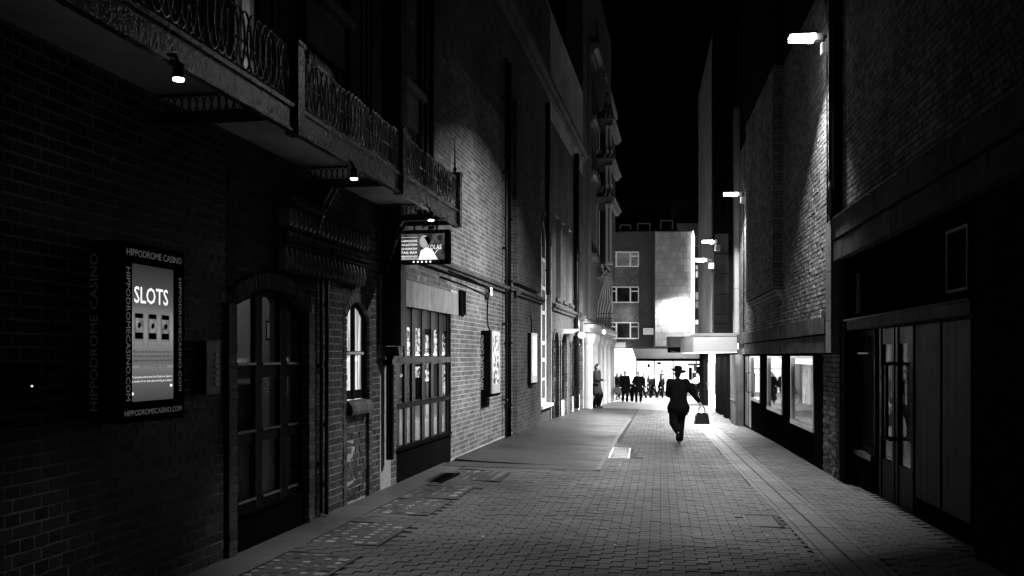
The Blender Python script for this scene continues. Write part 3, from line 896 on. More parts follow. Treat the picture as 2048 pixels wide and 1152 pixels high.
# frieze of drops and beads above the shopfront
fz = thing("drop_frieze", "carved frieze of hanging drops and beads above the arched shopfront under the canopy", "frieze", FL, (X(620), -.1, 2.6))
xa, xb = X(545), X(712)
m = MB(); yq = -.16
m.box(xa, xb, -.22, .0, 2.93, 2.97); m.box(xa, xb, -.18, .0, 2.975, 3.02); m.box(xa, xb, -.17, .0, 2.72, 2.735); m.box(xa, xb, -.17, 0, 2.62, 2.645); m.box(xa, xb, -.13, 0, 2.58, 2.615)
m.box(xa, xb, -.05, 0, 2.36, 3.02)
part("frieze_band", m, M_stoneD, fz)
nd = 20
M_drop = mat("frieze_stone", .22, .6, .3, 10)
for k in range(nd):
    x_ = xa + (xb-xa)*(k+.5)/nd; hw = (xb-xa)/nd*.36
    m = MB(); m.add([(x_-hw*.35, -.15, 2.915), (x_+hw*.35, -.15, 2.915), (x_+hw, -.15, 2.75), (x_-hw, -.15, 2.75),
                     (x_-hw*.35, -.05, 2.915), (x_+hw*.35, -.05, 2.915), (x_+hw, -.05, 2.75), (x_-hw, -.05, 2.75), (x_, -.175, 2.80)],
                    [(0,1,8),(1,2,8),(2,3,8),(3,0,8),(0,4,5,1),(1,5,6,2),(2,6,7,3),(3,7,4,0)])
    part("triangular_drop", m, M_drop, fz)
    m = MB(); m.ball((x_, -.13, 2.682), (.03, .035, .032), 8, 6); part("bead", m, M_drop, fz, smooth=True)
    m = MB(); m.add([(x_-hw*.3, -.11, 2.57), (x_+hw*.3, -.11, 2.57), (x_+hw*.95, -.11, 2.40), (x_, -.11, 2.365), (x_-hw*.95, -.11, 2.40),
                     (x_-hw*.3, -.03, 2.57), (x_+hw*.3, -.03, 2.57), (x_+hw*.95, -.03, 2.40), (x_, -.03, 2.365), (x_-hw*.95, -.03, 2.40), (x_, -.14, 2.43)],
                    [(0,1,10),(1,2,10),(2,3,10),(3,4,10),(4,0,10),(0,5,6,1),(1,6,7,2),(2,7,8,3),(3,8,9,4),(4,9,5,0)])
    part("long_drop", m, M_drop, fz)

# rainwater pipes
t = thing("wide_downpipe", "wide black box downpipe with hopper between the small arched window and the shop window", "downpipe", FL, (X(770), 0, .5))
x_ = X(768); m = MB(); m.box(x_-.08, x_+.13, -.24, -.01, 1.72, 9); part("trunk", m, M_black, t)
m = MB(); m.prism([(x_-.08, 1.715), (x_+.13, 1.715), (x_+.07, 1.60), (x_-.02, 1.60)], 'y', -.2, -.02); part("hopper", m, M_black, t)
m = MB(); m.tube([(x_+.02, -.07, .35), (x_+.02, -.07, 1.62)], .05, 10); m.box(x_-.05, x_+.09, -.12, 0, 1.50, 1.56); part("pipe", m, M_black, t, smooth=False)
m = MB()
for k, z in enumerate((1.75, 1.83, 1.95, 2.02, 2.12)): m.tube([(x_+.16, -.15, z), (x_+.16, -.15, z+.05)], [.045, .03][k % 2], 10)
m.tube([(x_+.16, -.15, 1.7), (x_+.16, -.15, 2.7)], .022, 8); part("bracket", m, M_iron, t)
def pipe(px, z0, z1, r, label, F=FL, n=.06, m_=None, clips=3, name="downpipe", lean=0.0):
    x_ = F.X(px, -n); t = thing(name, label, "pipe", F, (x_, -n, z0))
    m = MB(); m.tube([(x_, -n, z0), (x_+lean*.3, -n, (z0+z1)/2), (x_+lean, -n, z1)], r, 10); part("pipe", m, m_ or M_black, t, smooth=True)
    for k in range(clips):
        z = z0+(z1-z0)*(k+.5)/clips; m = MB(); xx = x_+lean*(k+.5)/clips
        m.box(xx-r*1.5, xx+r*1.5, -n-r*1.1, 0, z-.02, z+.02); part("clip", m, m_ or M_black, t)
    return t
pipe(643, .05, 2.95, .018, "thin dark cable pipe rising beside the arched shopfront", n=.035)
pipe(653, .02, 3.0, .022, "crooked black conduit climbing the brick pier right of the arched shopfront", n=.05, clips=5, lean=.03)
pipe(1017, -.02, 7.5, .06, "round black downpipe in the recess between two poster cases", n=.07, clips=6, m_=M_matblack)
pipe(1013, -.02, 7.5, .022, "slim glossy downpipe beside the round black downpipe", n=.09, clips=5)
pipe(1096, 3.2, 8.2, .06, "black pipe running down beside the tall arched window", n=.06, clips=4)
pipe(1153, -.1, 8.2, .09, "black downpipe between the third and fourth arched windows", n=.09, clips=6)

# louvred vent, junction boxes, cables
def louvre(F, x0, x1, z0, z1, label, n=10, y=0, mt=None, fm=None):
    t = thing("louvre_vent", label, "vent", F, ((x0+x1)/2, y, z0)); x0, x1 = min(x0,x1), max(x0,x1)
    m = MB(); f = .025
    m.box(x0, x1, y-.03, y+.01, z0, z0+f); m.box(x0, x1, y-.03, y+.01, z1-f, z1); m.box(x0, x0+f, y-.03, y+.01, z0+f, z1-f); m.box(x1-f, x1, y-.03, y+.01, z0+f, z1-f)
    part("vent_frame", m, fm or M_matblack, t)
    h = (z1-z0-2*f)/n
    for k in range(n):
        z = z0+f+h*k; m = MB(); m.prism([(y-.022, z), (y-.016, z), (y+.008, z+h*.9), (y+.002, z+h*.9)], 'x', x0+f, x1-f); part("louvre_slat", m, mt or M_matblack, t)
    return t
louvre(FL, X(917), X(928), 2.27, 2.66, "black louvred air vent in the brick wall right of the shop window", 12, y=-.005)
def jbox(px, py, label, w=.09, h=.14, F=FL, m_=None):
    p = F.fp(px, py); t = thing("junction_box", label, "junction box", F, (p[0], 0, p[1]))
    m = MB(); m.box(p[0]-w, p[0]+w, -.10, 0, p[1]-h/2, p[1]+h/2); part("box_body", m, m_ or M_grey, t)
    m = MB(); m.box(p[0]-w-.008, p[0]+w+.008, -.112, -.101, p[1]-h/2-.006, p[1]+h/2+.006); part("box_lid", m, m_ or M_white, t)
    return p
j1 = jbox(971, 583, "pale junction box on the cornice above the second poster case")
j2 = jbox(1052, 608, "dark junction box on the cornice above the third poster case", m_=M_stoneD)
def cable(F, pts, r, label, name="cable", m_=None):
    m = MB(); m.tube(pts, r, 6); return solo(name, m, m_ or M_matblack, label, "cable", F, tuple(pts[0]), smooth=True)
cable(FL, [(X(880), -.13, 2.86), (X(930), -.13, 2.85), (j1[0]-.2, -.12, j1[1]+.02), (j1[0], -.08, j1[1]-.05)], .014, "black cable clipped along under the cornice to the pale junction box")
c2 = FL.fp(968, 672)
cable(FL, [(j1[0], -.05, j1[1]-.07), (j1[0]+.01, -.03, 2.4), (j1[0]+.03, -.04, 2.15), (j1[0]+.12, -.1, 1.97)], .013, "cable hanging from the pale junction box to the second poster case")
cable(FL, [(j2[0], -.05, j2[1]-.07), (j2[0], -.13, 2.4), (j2[0], -.13, 2.05)], .013, "cable hanging from the dark junction box to the third poster case")
p_ = FL.fp(410, 735)
t = thing("entry_panel", "dark door entry panel with small labels on the wall left of the arched shopfront", "intercom", FL, (p_[0], 0, p_[1]-.2))
m = MB(); m.box(p_[0]-.10, p_[0]+.10, -.07, 0, p_[1]-.20, p_[1]+.20); part("panel_body", m, M_black, t)
for k in range(6):
    m = MB(); m.box(p_[0]+.02, p_[0]+.075, -.076, -.0705, p_[1]-.14+k*.045, p_[1]-.115+k*.045); part("name_label", m, M_textdim, t)
p_ = FL.fp(43, 772)
t = thing("key_box", "small black wall box with one tiny glinting light at the far left", "wall box", FL, (p_[0], 0, p_[1]))
m = MB(); m.box(p_[0]-.07, p_[0]+.07, -.06, 0, p_[1]-.08, p_[1]+.12); part("box_body", m, M_matblack, t)
m = MB(); m.ball((p_[0], -.065, p_[1]), .006, 8, 5); part("indicator_light", m, E_full, t)

# =================================================================== POSTER CASES
def poster_case(label, x0, z0, kind):
    W_, H_, D_ = .70, 1.12, .20
    t = thing("poster_case", label, "poster case", FL, (x0, 0, z0), group="illuminated poster cases on the left wall")
    m = MB(); m.box(x0, x0+W_, -D_+.012, -.01, z0, z0+H_); part("case_body", m, M_matblack, t)
    sx0, sx1, sz0, sz1 = x0+.11, x0+W_-.12, z0+.13, z0+H_-.13
    if kind != 1: sx0, sx1, sz0, sz1 = x0+.10, x0+W_-.08, z0+.16, z0+H_-.09
    y = -D_
    m = MB()
    m.box(x0, x0+W_, y-.012, y+.012, z0, sz0); m.box(x0, x0+W_, y-.012, y+.012, sz1, z0+H_)
    m.box(x0, sx0, y-.012, y+.012, sz0, sz1); m.box(sx1, x0+W_, y-.012, y+.012, sz0, sz1)
    part("case_door", m, M_matblack if kind == 1 else M_metal if kind == 2 else M_white, t)
    m = MB(); m.box(sx0, sx1, y-.002, y+.004, sz0, sz1)
    w, h = sx1-sx0, sz1-sz0
    r, u = (1, 0, 0), (0, 0, 1); yf = y-.004
    if kind == 1:
        m.v = []; m.f = []
        for k in range(12):   # the print runs from dark grey at the top to light grey at the reels
            pass
        scr = MB(); scr.box(sx0, sx1, y-.002, y+.004, sz0, sz1)
        gm = bpy.data.materials.new("slots_print"); gm.use_nodes = True; N = gm.node_tree.nodes; L = gm.node_tree.links
        N.remove(N["Principled BSDF"]); e = N.new("ShaderNodeEmission"); e.inputs[1].default_value = .27
        tc_ = N.new("ShaderNodeTexCoord"); sp = N.new("ShaderNodeSeparateXYZ"); cr = N.new("ShaderNodeValToRGB")
        mr = N.new("ShaderNodeMapRange"); mr.inputs[1].default_value = sz0-z0; mr.inputs[2].default_value = sz1-z0
        L.new(tc_.outputs["Object"], sp.inputs[0]); L.new(sp.outputs[2], mr.inputs[0]); L.new(mr.outputs[0], cr.inputs[0])
        stops = [(0, .22), (.17, .45), (.24, .62), (.25, .95), (.27, .5), (.36, .62), (.5, 1.0), (.62, .8), (.72, .36), (.85, .22), (1, .10)]
        cr.color_ramp.elements[0].position = 0; cr.color_ramp.elements[0].color = (.22,)*3+(1,)
        cr.color_ramp.elements[1].position = 1; cr.color_ramp.elements[1].color = (.10,)*3+(1,)
        for p, v_ in stops[1:-1]:
            el = cr.color_ramp.elements.new(p); el.color = (v_,)*3+(1,)
        L.new(cr.outputs[0], e.inputs[0]); L.new(e.outputs[0], N["Material Output"].inputs[0])
        part("screen", scr, gm, t)
        text(t, "SLOTS", E_full, (sx0+.03, yf, sz1-.24), r, u, .145, width=w-.10)
        text(t, "SLOTS", E_full, (sx0+.0325, yf+.0005, sz1-.2385), r, u, .145, width=w-.10)
        text(t, "SLOTS", E_full, (sx0+.0345, yf+.0009, sz1-.2425), r, u, .145, width=w-.10)
        text(t, "TOURNAMENT", E_low, (sx0+.04, yf, sz1-.31), r, u, .058, width=w-.12)
        for k in range(3):
            cx = sx0 + w*(.17+.31*k); zc = sz0+h*.555
            g = MB(); g.box(cx-.055, cx+.055, yf-.001, yf, zc-.10, zc+.09); part("reel_surround", g, emat("reel_surround_print", .17), t)
            g = MB(); g.box(cx-.042, cx+.042, yf-.003, yf-.0015, zc-.085, zc+.075); part("reel_window", g, M_matblack, t)
            g = MB(); g.box(cx-.040, cx+.040, yf-.005, yf-.0035, zc-.045, zc+.045); part("reel", g, emat("reel_print", .30, .3, 20, lo=.3), t)
            g = MB(); g.prism([(cx-.02, zc-.012), (cx, zc-.02), (cx+.018, zc), (cx+.008, zc+.018), (cx-.014, zc+.015)], 'y', yf-.0065, yf-.0055); part("reel_symbol", g, M_matblack, t)
            g = MB(); g.prism([(cx-.055, zc-.135), (cx-.048, zc-.135), (cx-.040, zc-.10), (cx-.047, zc-.10)], 'y', yf-.002, yf-.001); g.prism([(cx+.048, zc-.135), (cx+.055, zc-.135), (cx+.047, zc-.10), (cx+.040, zc-.10)], 'y', yf-.002, yf-.001)
            part("reel_lever", g, E_low, t)
        for k, s_ in enumerate(("Play on the slot machines now and earn a", "free entry to our tournament. The highest", "points scorer for the week will win £500")):
            text(t, s_, E_low if k < 0 else M_matblack, (sx0+.02, yf, sz0+h*.355-k*.028), r, u, .026, width=w-.04)
        text(t, "TODAY'S TOURNAMENT SESSION", M_matblack, (sx0+w/2, yf, sz0+h*.245), r, u, .020, width=w*.66, align='CENTER')
        for k, s_ in enumerate(("Tournament entries from the Cloakroom, Speak to", "a member of our team about winning your jackpot")):
            text(t, s_, E_full, (sx0+.01, yf, sz0+h*.17-k*.026), r, u, .02, width=w-.03)
        for q in ((sx0+.012, sz0+.05), (sx1-.03, sz0+.09)):
            g = MB(); g.ball((q[0], yf, q[1]), .010, 8, 5); part("corner_mark", g, E_full, t)
        text(t, "HIPPODROME CASINO", M_text, (x0+.05, y-.013, z0+H_-.085), r, u, .062, width=W_-.09)
        text(t, "HIPPODROMECASINO.COM", M_text, (x0+.03, y-.013, z0+.045), r, u, .05, width=W_-.07)
        text(t, "HIPPODROMECASINO.COM", M_text, (x0+.045, y-.013, z0+H_-.16), (0, 0, -1), (1, 0, 0), .06, width=H_-.30)
        text(t, "HIPPODROMECASINO.COM", M_text, (x0+W_-.075, y-.013, z0+H_-.18), (0, 0, -1), (1, 0, 0), .05, width=H_-.36)
    elif kind == 2:
        part("screen", m, emat("poster2_print", 1.2, .75, 9, (1, 1, 1), .12), t)
        g = MB(); g.prism([(-.10, z0-.07), (-D_-.01, z0-.05), (-D_-.02, z0-.005), (-.02, z0-.005)], 'x', x0+.03, x0+W_-.05); part("curved_tray", g, M_matblack, t)
        g = MB(); g.box(x0-.005, x0+.03, -.12, -.01, z0-.22, z0-.002); part("tail_panel", g, M_matblack, t)
    else:
        part("screen", m, emat("poster3_print", 3.0, .55, 7, (1, 1, 1), .3), t)
        g = MB(); g.box(x0+.02, x0+W_-.04, -.18, -.02, z0-.05, z0-.004); part("bottom_rail", g, M_matblack, t)
    # name along the side that faces up the lane
    if kind != 3:
        text(t, "HIPPODROME CASINO", M_textdim if kind == 1 else M_white, (x0-.003, -.055, z0+.08), (0, 0, 1), (0, 1, 0) if False else (0, 1, 0), .075, width=H_-.16)
    return t
x_c1 = X(180)
poster_case("large black poster case advertising SLOTS with white casino lettering round its frame, nearest the camera", x_c1, 1.185, 1)
poster_case("silver-framed poster case with casino name along its black side, below the pale junction box", X(961), .93, 2)
poster_case("brightest white lit poster case on the pier beside the tall arched window", X(1046), 1.0, 3)

# =================================================================== CANOPY
NC = .85; ZB = 3.19; ZF = 3.42
cn = thing("iron_canopy", "long black iron canopy with hooped railing projecting over the left pavement", "canopy", FL, (X(760), -NC/2, ZB))
post_px = [590, 800, 914]
P_ = [FL.X(p, -NC) for p in post_px]
xs0, xs1 = 2.6, P_[2]
m = MB(); m.box(xs0, xs1, -NC+.03, -.0, ZB+.20, ZB+.24); part("soffit", m, M_soffit, cn)
m = MB(); m.box(xs0, xs1, -NC-.015, -NC+.015, ZB, ZF-.085); part("fascia", m, M_fascia, cn)
m = MB(); m.box(xs0, xs1, -NC-.035, -NC+.03, ZF-.084, ZF-.055); m.box(xs0, xs1, -NC-.03, -NC+.02, ZB-.02, ZB-.001); part("fascia_moulding", m, M_fascia, cn)
m = MB(); m.box(xs1-.02, xs1+.01, -NC+.017, 0, ZB, ZF-.085); part("end_fascia", m, M_fascia, cn)
for k, x_ in enumerate(P_):
    m = MB(); m.box(x_-.055, x_+.055, -NC-.05, -NC+.05, ZB-.03, 3.79); m.box(x_-.065, x_+.065, -NC-.06, -NC+.06, 3.79, 3.82)
    part("post", m, M_fascia, cn)
m = MB(); m.tube([(xs0, -NC, ZF+.15), (xs1, -NC, ZF+.15)], .009, 6); part("mid_rail", m, M_iron, cn)
m = MB(); m.tube([(xs0, -NC, ZF-.03), (xs1, -NC, ZF-.03)], .012, 6); part("bottom_rail", m, M_iron, cn)
hm = MB(); a_, b_ = .078, .185
hm.tube([(a_*math.cos(t*math.pi/10), 0, b_*math.sin(t*math.pi/10)) for t in range(20)], .0085, 5, closed=True)
M_hoop = mat("hoop_iron", .55, .28, .5, 14, spec=1.0, metal=.75)
hoop_me = hm.mesh("hoop", M_hoop, smooth=True)
x_ = xs0+.1
while x_ < xs1-.05:
    if min(abs(x_-p) for p in P_) > .05: inst("hoop", hoop_me, cn, (x_, -NC+(.006 if int(x_*100)%2 else -.006), ZF+.165), (1,1,1))
    x_ += .083
# cross beams of openwork rings and their struts
ring = MB(); ring.tube([(0, .027*math.cos(t*math.pi/6), .055*math.sin(t*math.pi/6)) for t in range(12)], .006, 5, closed=True)
ring_me = ring.mesh("openwork_ring", M_iron, smooth=True)
for bi, x_ in enumerate((3.0, P_[0]-.35, P_[1]-.35, P_[2]-.42)):
    m = MB(); m.box(x_-.03, x_+.03, -NC+.05, -.01, ZB+.0, ZB+.075); m.box(x_-.02, x_+.02, -NC+.05, -.01, ZB+.19, ZB+.199)
    if bi >= 2: m.prism([(-.30, ZB-.001), (-.02, ZB-.001), (-.02, ZB-.62), (-.06, ZB-.60), (-.12, ZB-.30)], 'x', x_-.006, x_+.006)
    part("cross_beam", m, M_iron, cn)
    for q0, q1 in () if bi < 2 else (((-.34, ZB-.01), (-.05, ZB-.66)), ((-.26, ZB-.01), (-.02, ZB-.50))):
        m = MB(); m.tube([(x_, q0[0], q0[1]), (x_, (q0[0]*.8+q1[0]*.2)*.75, q0[1]-.22), (x_, q1[0], q1[1])], .016, 6); part("strut", m, M_iron, cn)
    for k in range(0 if bi < 2 else 6): inst("openwork_ring", ring_me, cn, (x_, -.27+k*.035, ZB-.08-k*.09), (1,1,.7))
    for k in range(13): inst("openwork_ring", ring_me, cn, (x_, -NC+.09+k*.055, ZB+.132), (1,1,1))
m = MB(); m.tube([(P_[2]-.03, -NC+.02, 3.8), (P_[2]-.03, -NC+.02, 4.25)], [.014, .004], 6); m.ball((P_[2]-.03, -NC+.02, 3.86), .026, 8, 6)
part("finial", m, M_iron, cn)

# downlights
dl = ["lit cylinder downlight hanging under the near left end of the canopy", "lit cylinder downlight under the middle of the canopy", "lit cylinder downlight above the small hanging sign"]
for k, (px, py) in enumerate(((357, 158), (708, 357), (862, 440))):
    n = .90; lx = FL.X(px, -n); z = FL.Z(px, py, -n)
    t = thing("downlight", dl[k], "downlight", FL, (lx, -n, z), group="downlights under the canopy")
    m = MB(); m.lathe((lx, -n, z), [(.030, 0.002), (.031, .075), (.016, .09)], 16); part("lamp_housing", m, M_iron, t, smooth=False)
    m = MB(); m.lathe((lx, -n, z-.008), [(.028, 0), (.029, .009)], 16); part("lens", m, E_bulb, t)
    m = MB(); m.tube([(lx, -n, z+.08), (lx, -n+.02, z+.13), (lx-.02, -NC, ZB+.02)], .012, 6); part("bracket", m, M_iron, t)
    light("lamp_light", 'SPOT', FL, (lx, -n, z-.02), P_DOWN * (.15, .8, .8)[k], t, aim=(lx, -n-.30, 0), spot_size=R(64), spot_blend=.9, shadow_soft_size=.045)

# hanging sign at the end of the canopy (faces up the lane)
sgx = P_[2]-.22
sg = thing("hanging_sign", "small lit landscape sign for a cocktail bar hanging below the far end of the canopy", "sign", FL, (sgx, -.45, 2.70))
ya, yb = .0, -.82; z0, z1 = 2.70, 3.10
FS = FL
m = MB(); m.box(sgx-.06, sgx+.06, ya, yb, z0, z1); part("sign_box", m, M_matblack, sg)
m = MB(); m.box(sgx-.064, sgx-.061, ya-.05, yb+.05, z0+.045, z1-.045)
part("sign_face", m, emat("bar_sign_print", .10, .6, 9, lo=.15), sg)
face_r, face_u = (0, -1, 0), (0, 0, 1); fx = sgx-.066
def sp_(u_, v_): return (fx, ya-.05-u_, z0+.045+v_)
sw_, sh_ = (ya-.05)-(yb+.05), z1-z0-.09
lines = [("UNDER THE HIPPODROME", .80), ("BLACKJACK ROULETTE BAR", .655), ("LIVE CAGED DANCERS", .50), ("COCKTAIL BAR", .345), ("3 BARS A WEEK FROM 6PM", .20)]
for s_, v_ in lines:
    text(sg, s_, E_full, sp_(.045, v_*sh_-.035), face_r, face_u, .038 if "COCK" not in s_ else .046, width=.34)
for k in range(6):
    v_ = (.875-.145*k)*sh_ - .004; a = sp_(.042, v_); g = MB(); g.box(fx-.001, fx, a[1], a[1]-.345, a[2], a[2]+.003); part("ruled_line", g, E_full, sg)
# a plain pale figure shape and the bar's name
g = MB(); hc = sp_(.47, .70*sh_)
g.prism([(hc[1]+.055*math.cos(t*math.pi/8), hc[2]+.075*math.sin(t*math.pi/8)) for t in range(16)], 'x', fx-.002, fx-.001); part("printed_head", g, E_mid, sg)
g = MB(); bc = sp_(.40, 0); g.prism([(bc[1], bc[2]), (bc[1]-.24, bc[2]), (bc[1]-.17, bc[2]+.12), (bc[1]-.10, bc[2]+.15), (bc[1]-.03, bc[2]+.11)], 'x', fx-.002, fx-.001); part("printed_shoulders", g, E_full, sg)
g = MB(); g.prism([(hc[1]-.0, hc[2]+.05), (hc[1]-.05, hc[2]+.06), (hc[1]-.085, hc[2]+.0), (hc[1]-.055, hc[2]-.05), (hc[1]-.03, hc[2]-.0)], 'x', fx-.004, fx-.003); part("printed_hair", g, M_matblack, sg)
text(sg, "LOLAS", E_full, sp_(.52, .40*sh_), face_r, face_u, .075, width=.165, ext=.004)
g = MB(); q0 = sp_(.54, .36*sh_); g.tube([(fx-.004, q0[1]-.14*t/8, q0[2]-.035*math.sin(t*math.pi/5)-.01) for t in range(9)], .004, 4); part("printed_flourish", g, E_full, sg)
g = MB(); a = sp_(.36, .04*sh_); g.box(fx-.001, fx, a[1]+.30, a[1]-.25, a[2]-.008, a[2]+.010); part("printed_rule", g, E_mid, sg)
E_bon = emat("sign_bulb_on", 2.0); M_boff = mat("sign_bulb_off", .25, .3, .1)
for k in range(15):
    for zz, on in ((z0+.022, 7 <= k <= 11), (z1-.022, False)):
        g = MB(); g.ball((sgx-.064, ya-.03-k*.0515, zz), .011, 8, 5); part("sign_bulb", g, E_bon if on else M_boff, sg)
for k in range(5):
    for yy_ in (ya-.022, yb+.022):
        g = MB(); g.ball((sgx-.064, yy_, z0+.08+k*.058), .009, 8, 5); part("sign_bulb", g, M_boff, sg)
m = MB()
for yy_ in (-.10, -.38, -.66): m.box(sgx-.01, sgx+.01, yy_-.012, yy_+.012, z1, ZB+.02)
part("hanger", m, M_iron, sg)

# small wall lamp with a swan-neck bracket far down the left wall
p_ = FL.fp(1158, 668, -.35)
t = thing("globe_lamp", "white globe lamp on a pale bracket above the third arched window", "lamp", FL, (p_[0], -.35, p_[1]))
m = MB(); m.ball((p_[0]+.3, -.40, p_[1]-.03), (.12, .12, .10), 14, 8); part("globe", m, emat("globe_glow", 2.5), t, smooth=True)
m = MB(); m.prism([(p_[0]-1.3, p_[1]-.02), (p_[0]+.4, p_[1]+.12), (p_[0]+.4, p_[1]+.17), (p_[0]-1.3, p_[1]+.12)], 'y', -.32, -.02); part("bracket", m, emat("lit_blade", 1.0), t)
light("lamp_light", 'POINT', FL, (p_[0]+.3, -.62, p_[1]-.1), 9, t, shadow_soft_size=.12)

# =================================================================== RIGHT BUILDING
rb = thing("brick_building", "tall rough brick building with stone bands along the right side of the lane", "building", FR, (FR.X(1660), 0, 0))
RX = FR.X; RZ = FR.Z
xa = RX(1478); xm = RX(1669); xn = RX(1680); xe = -4.0
ZL0, ZL1 = 1.65, 2.22       # low stone band
ZH0, ZH1 = 3.0, 3.6         # high stone band (nearer part)
m = MB(); sheet(m, xa, xm, ZL1-.1, 13, [], .022, .4); sheet(m, xm, xe, ZH1-.1, 13, [], .022, .4)
part("wall", m, M_mortR, rb)
bay0, bay1 = RX(1507), RX(1564)
br = lay(xa, bay0, ZL1, 7.6, [], True, j=.014) + lay(bay0, bay1, ZL1, 2.85, [], True, j=.014) + lay(bay1, xm, ZL1, 7.6, [], True, j=.014) \
   + lay(xm, xe, ZH1, 7.6, [], True, j=.014)
lay_bricks(rb, FR, br, M_brickR, jit=.003, depth=.07, n_single=300)
# projecting bay with stepped foot
m = MB(); m.box(bay0, bay1, -.17, .02, 3.0, 13); part("bay_core", m, M_mortR, rb)
br = lay(bay0-.012, bay1+.012, 3.0, 7.6, [], True, j=.014); lay_bricks(rb, FR, br, M_brickR, y=-.19, jit=.004, depth=.02, n_single=0)
for k in range(3):
    m = MB(); m.box(bay0, bay1, -.17+.05*(3-k)-.02, .02, 3.0-.075*(3-k)+.004, 3.0-.075*(2-k)-.004); part("corbel_course", m, M_brickR, rb)
m = MB(); z = 3.0; k = 0
while z < 7.6:
    for (y0, y1) in (((-.165, -.085), (-.075, 0)) if k % 2 else ((-.165, -.03), (-.02, 0))):
        m.box(bay1+.001, bay1+.022+random.uniform(-.003,.003), y0, y1, z+.007, z+.068)
    z += .075; k += 1
part("bay_return_bricks", m, M_brickR, rb, kind="stuff")

def slabs(x0, x1, z0, z1, L_, y0, name, m_, gap=.006):
    x = x0
    while x < x1-.05:
        q = min(x+L_, x1); b = MB(); dy = random.uniform(-.002, .002)
        b.box(x+gap/2, q-gap/2, y0+dy, .02, z0, z1); part(name, b, m_, rb); x = q
slabs(xa, xm, 1.955, ZL1, .62, -.07, "stone_slab", M_stoneD); slabs(xa, xm, ZL0, 1.925, .62, -.06, "stone_slab", M_stoneD)
m = MB(); m.box(xa, xm, -.03, .02, 1.9255, 1.9545); part("band_groove", m, M_matblack, rb)
slabs(xn, xe, 3.315, ZH1, .62, -.11, "stone_slab", M_stoneD); slabs(xn, xe, ZH0, 3.275, .62, -.10, "stone_slab", M_stoneD)
m = MB(); m.box(xn, xe, -.05, .02, 3.2755, 3.3145); part("band_groove", m, M_matblack, rb)
m = MB(); m.box(xn, xe, -.13, .01, ZH1+.001, ZH1+.03); part("lead_flashing", m, M_iron, rb)
for z0_, z1_ in ((ZL0, 2.13), (2.135, 2.86), (2.865, 3.60)):
    m = MB(); m.box(xm+.003, xn-.002, -.13, .02, z0_, z1_-.003); part("stone_quoin", m, M_stone, rb)

# lower storey under the low band: black piers between display windows
W = []
for p0, p1, zb in ((1503, 1521, .44), (1536, 1565, .38), (1583, 1628, .30)): W.append(Op(RX(p0), RX(p1), zb, 1.60))
dr = Op(RX(1488), RX(1502), -.35, 1.62)
m = MB(); sheet(m, xa, RX(1645), -.8, ZL0-.001, W+[dr], 0, .35); part("black_fascia", m, M_matblack, rb)
m = MB(); m.box(RX(1646), RX(1687), .014, .35, -.8, ZL0-.02); m.box(RX(1680), RX(1690), -.01, .013, -.8, 3.0); part("wall", m, M_mortR, rb)
br = lay(RX(1646), RX(1680), -.3, ZL0-.02, [], True, j=.012); lay_bricks(rb, FR, br, M_brickR, depth=.05, n_single=0)
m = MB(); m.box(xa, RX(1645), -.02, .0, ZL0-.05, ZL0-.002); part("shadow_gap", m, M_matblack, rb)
def display(o, k, label):
    t = thing("display_case", label, "display case", FR, (o.xc, .2, o.z0), group="lit display windows in the right wall")
    f = .045
    m = MB(); m.box(o.x0, o.x1, -.03, .06, o.z0, o.z0+f*1.7); m.box(o.x0, o.x1, -.02, .05, o.z1, o.z1) if False else None
    m.box(o.x0, o.x1, -.02, .05, o.zs-f, o.zs); m.box(o.x0, o.x0+f, -.02, .05, o.z0+f*1.7, o.zs-f); m.box(o.x1-f, o.x1, -.02, .05, o.z0+f*1.7, o.zs-f)
    part("case_frame", m, M_metal, t)
    d = .34
    m = MB(); m.box(o.x0, o.x1, d, d+.01, o.z0, o.zs)
    part("back_panel", m, (M_grey, mat("notice_board", .35, .7, .2, 5), M_white)[k] if k else mat("grey_board", .13, .7, .25, 3, spec=.2), t)
    m = MB(); m.box(o.x0-.01, o.x0, .05, d, o.z0, o.zs); m.box(o.x1, o.x1+.01, .05, d, o.z0, o.zs); m.box(o.x0, o.x1, .05, d, o.z0-.01, o.z0); m.box(o.x0, o.x1, .05, d, o.zs, o.zs+.01)
    part("case_lining", m, mat("case_lining", .015, .7, .2, 5), t)
    m = MB(); m.box(o.x0+f, o.x1-f, .06, .10, o.zs-.15, o.zs-.05); part("light_tube", m, E_tube, t)
    m = MB(); m.box(o.x0+f, o.x1-f, .045, .07, o.z0+f*1.7, o.z0+.20); part("kick_rail", m, mat("punched_metal", .3, .5, .9, 90, metal=.5), t)
    m = MB(); m.box(o.x0+f+.001, o.x1-f-.001, .02, .026, o.z0+f*1.7, o.zs-f); part("pane", m, M_glass, t)
    return t
t0 = display(W[2], 0, "nearest lit display window on the right, with a grey board and small notice")
o = W[2]; m = MB(); m.box(o.xc-.0, o.xc+.16, .325, .332, 1.12, 1.36); part("notice", m, mat("notice_paper", .8, .8, .1, 5), t0)
t1 = display(W[1], 1, "middle lit display window on the right, with a bright pale poster")
o = W[1]; m = MB(); m.box(o.x0+.15, o.x1-.08, .31, .325, .62, 1.42); part("poster", m, emat("display_poster", 1.6, .5, 4, lo=.35), t1)
t2 = display(W[0], 2, "brightest lit display window, right beside the steel door")
o = W[0]; m = MB(); m.box(o.x0+.3, o.x1-.05, .30, .325, .6, 1.45); part("poster", m, emat("display_poster2", 3.0, .3, 3, lo=.6), t2)

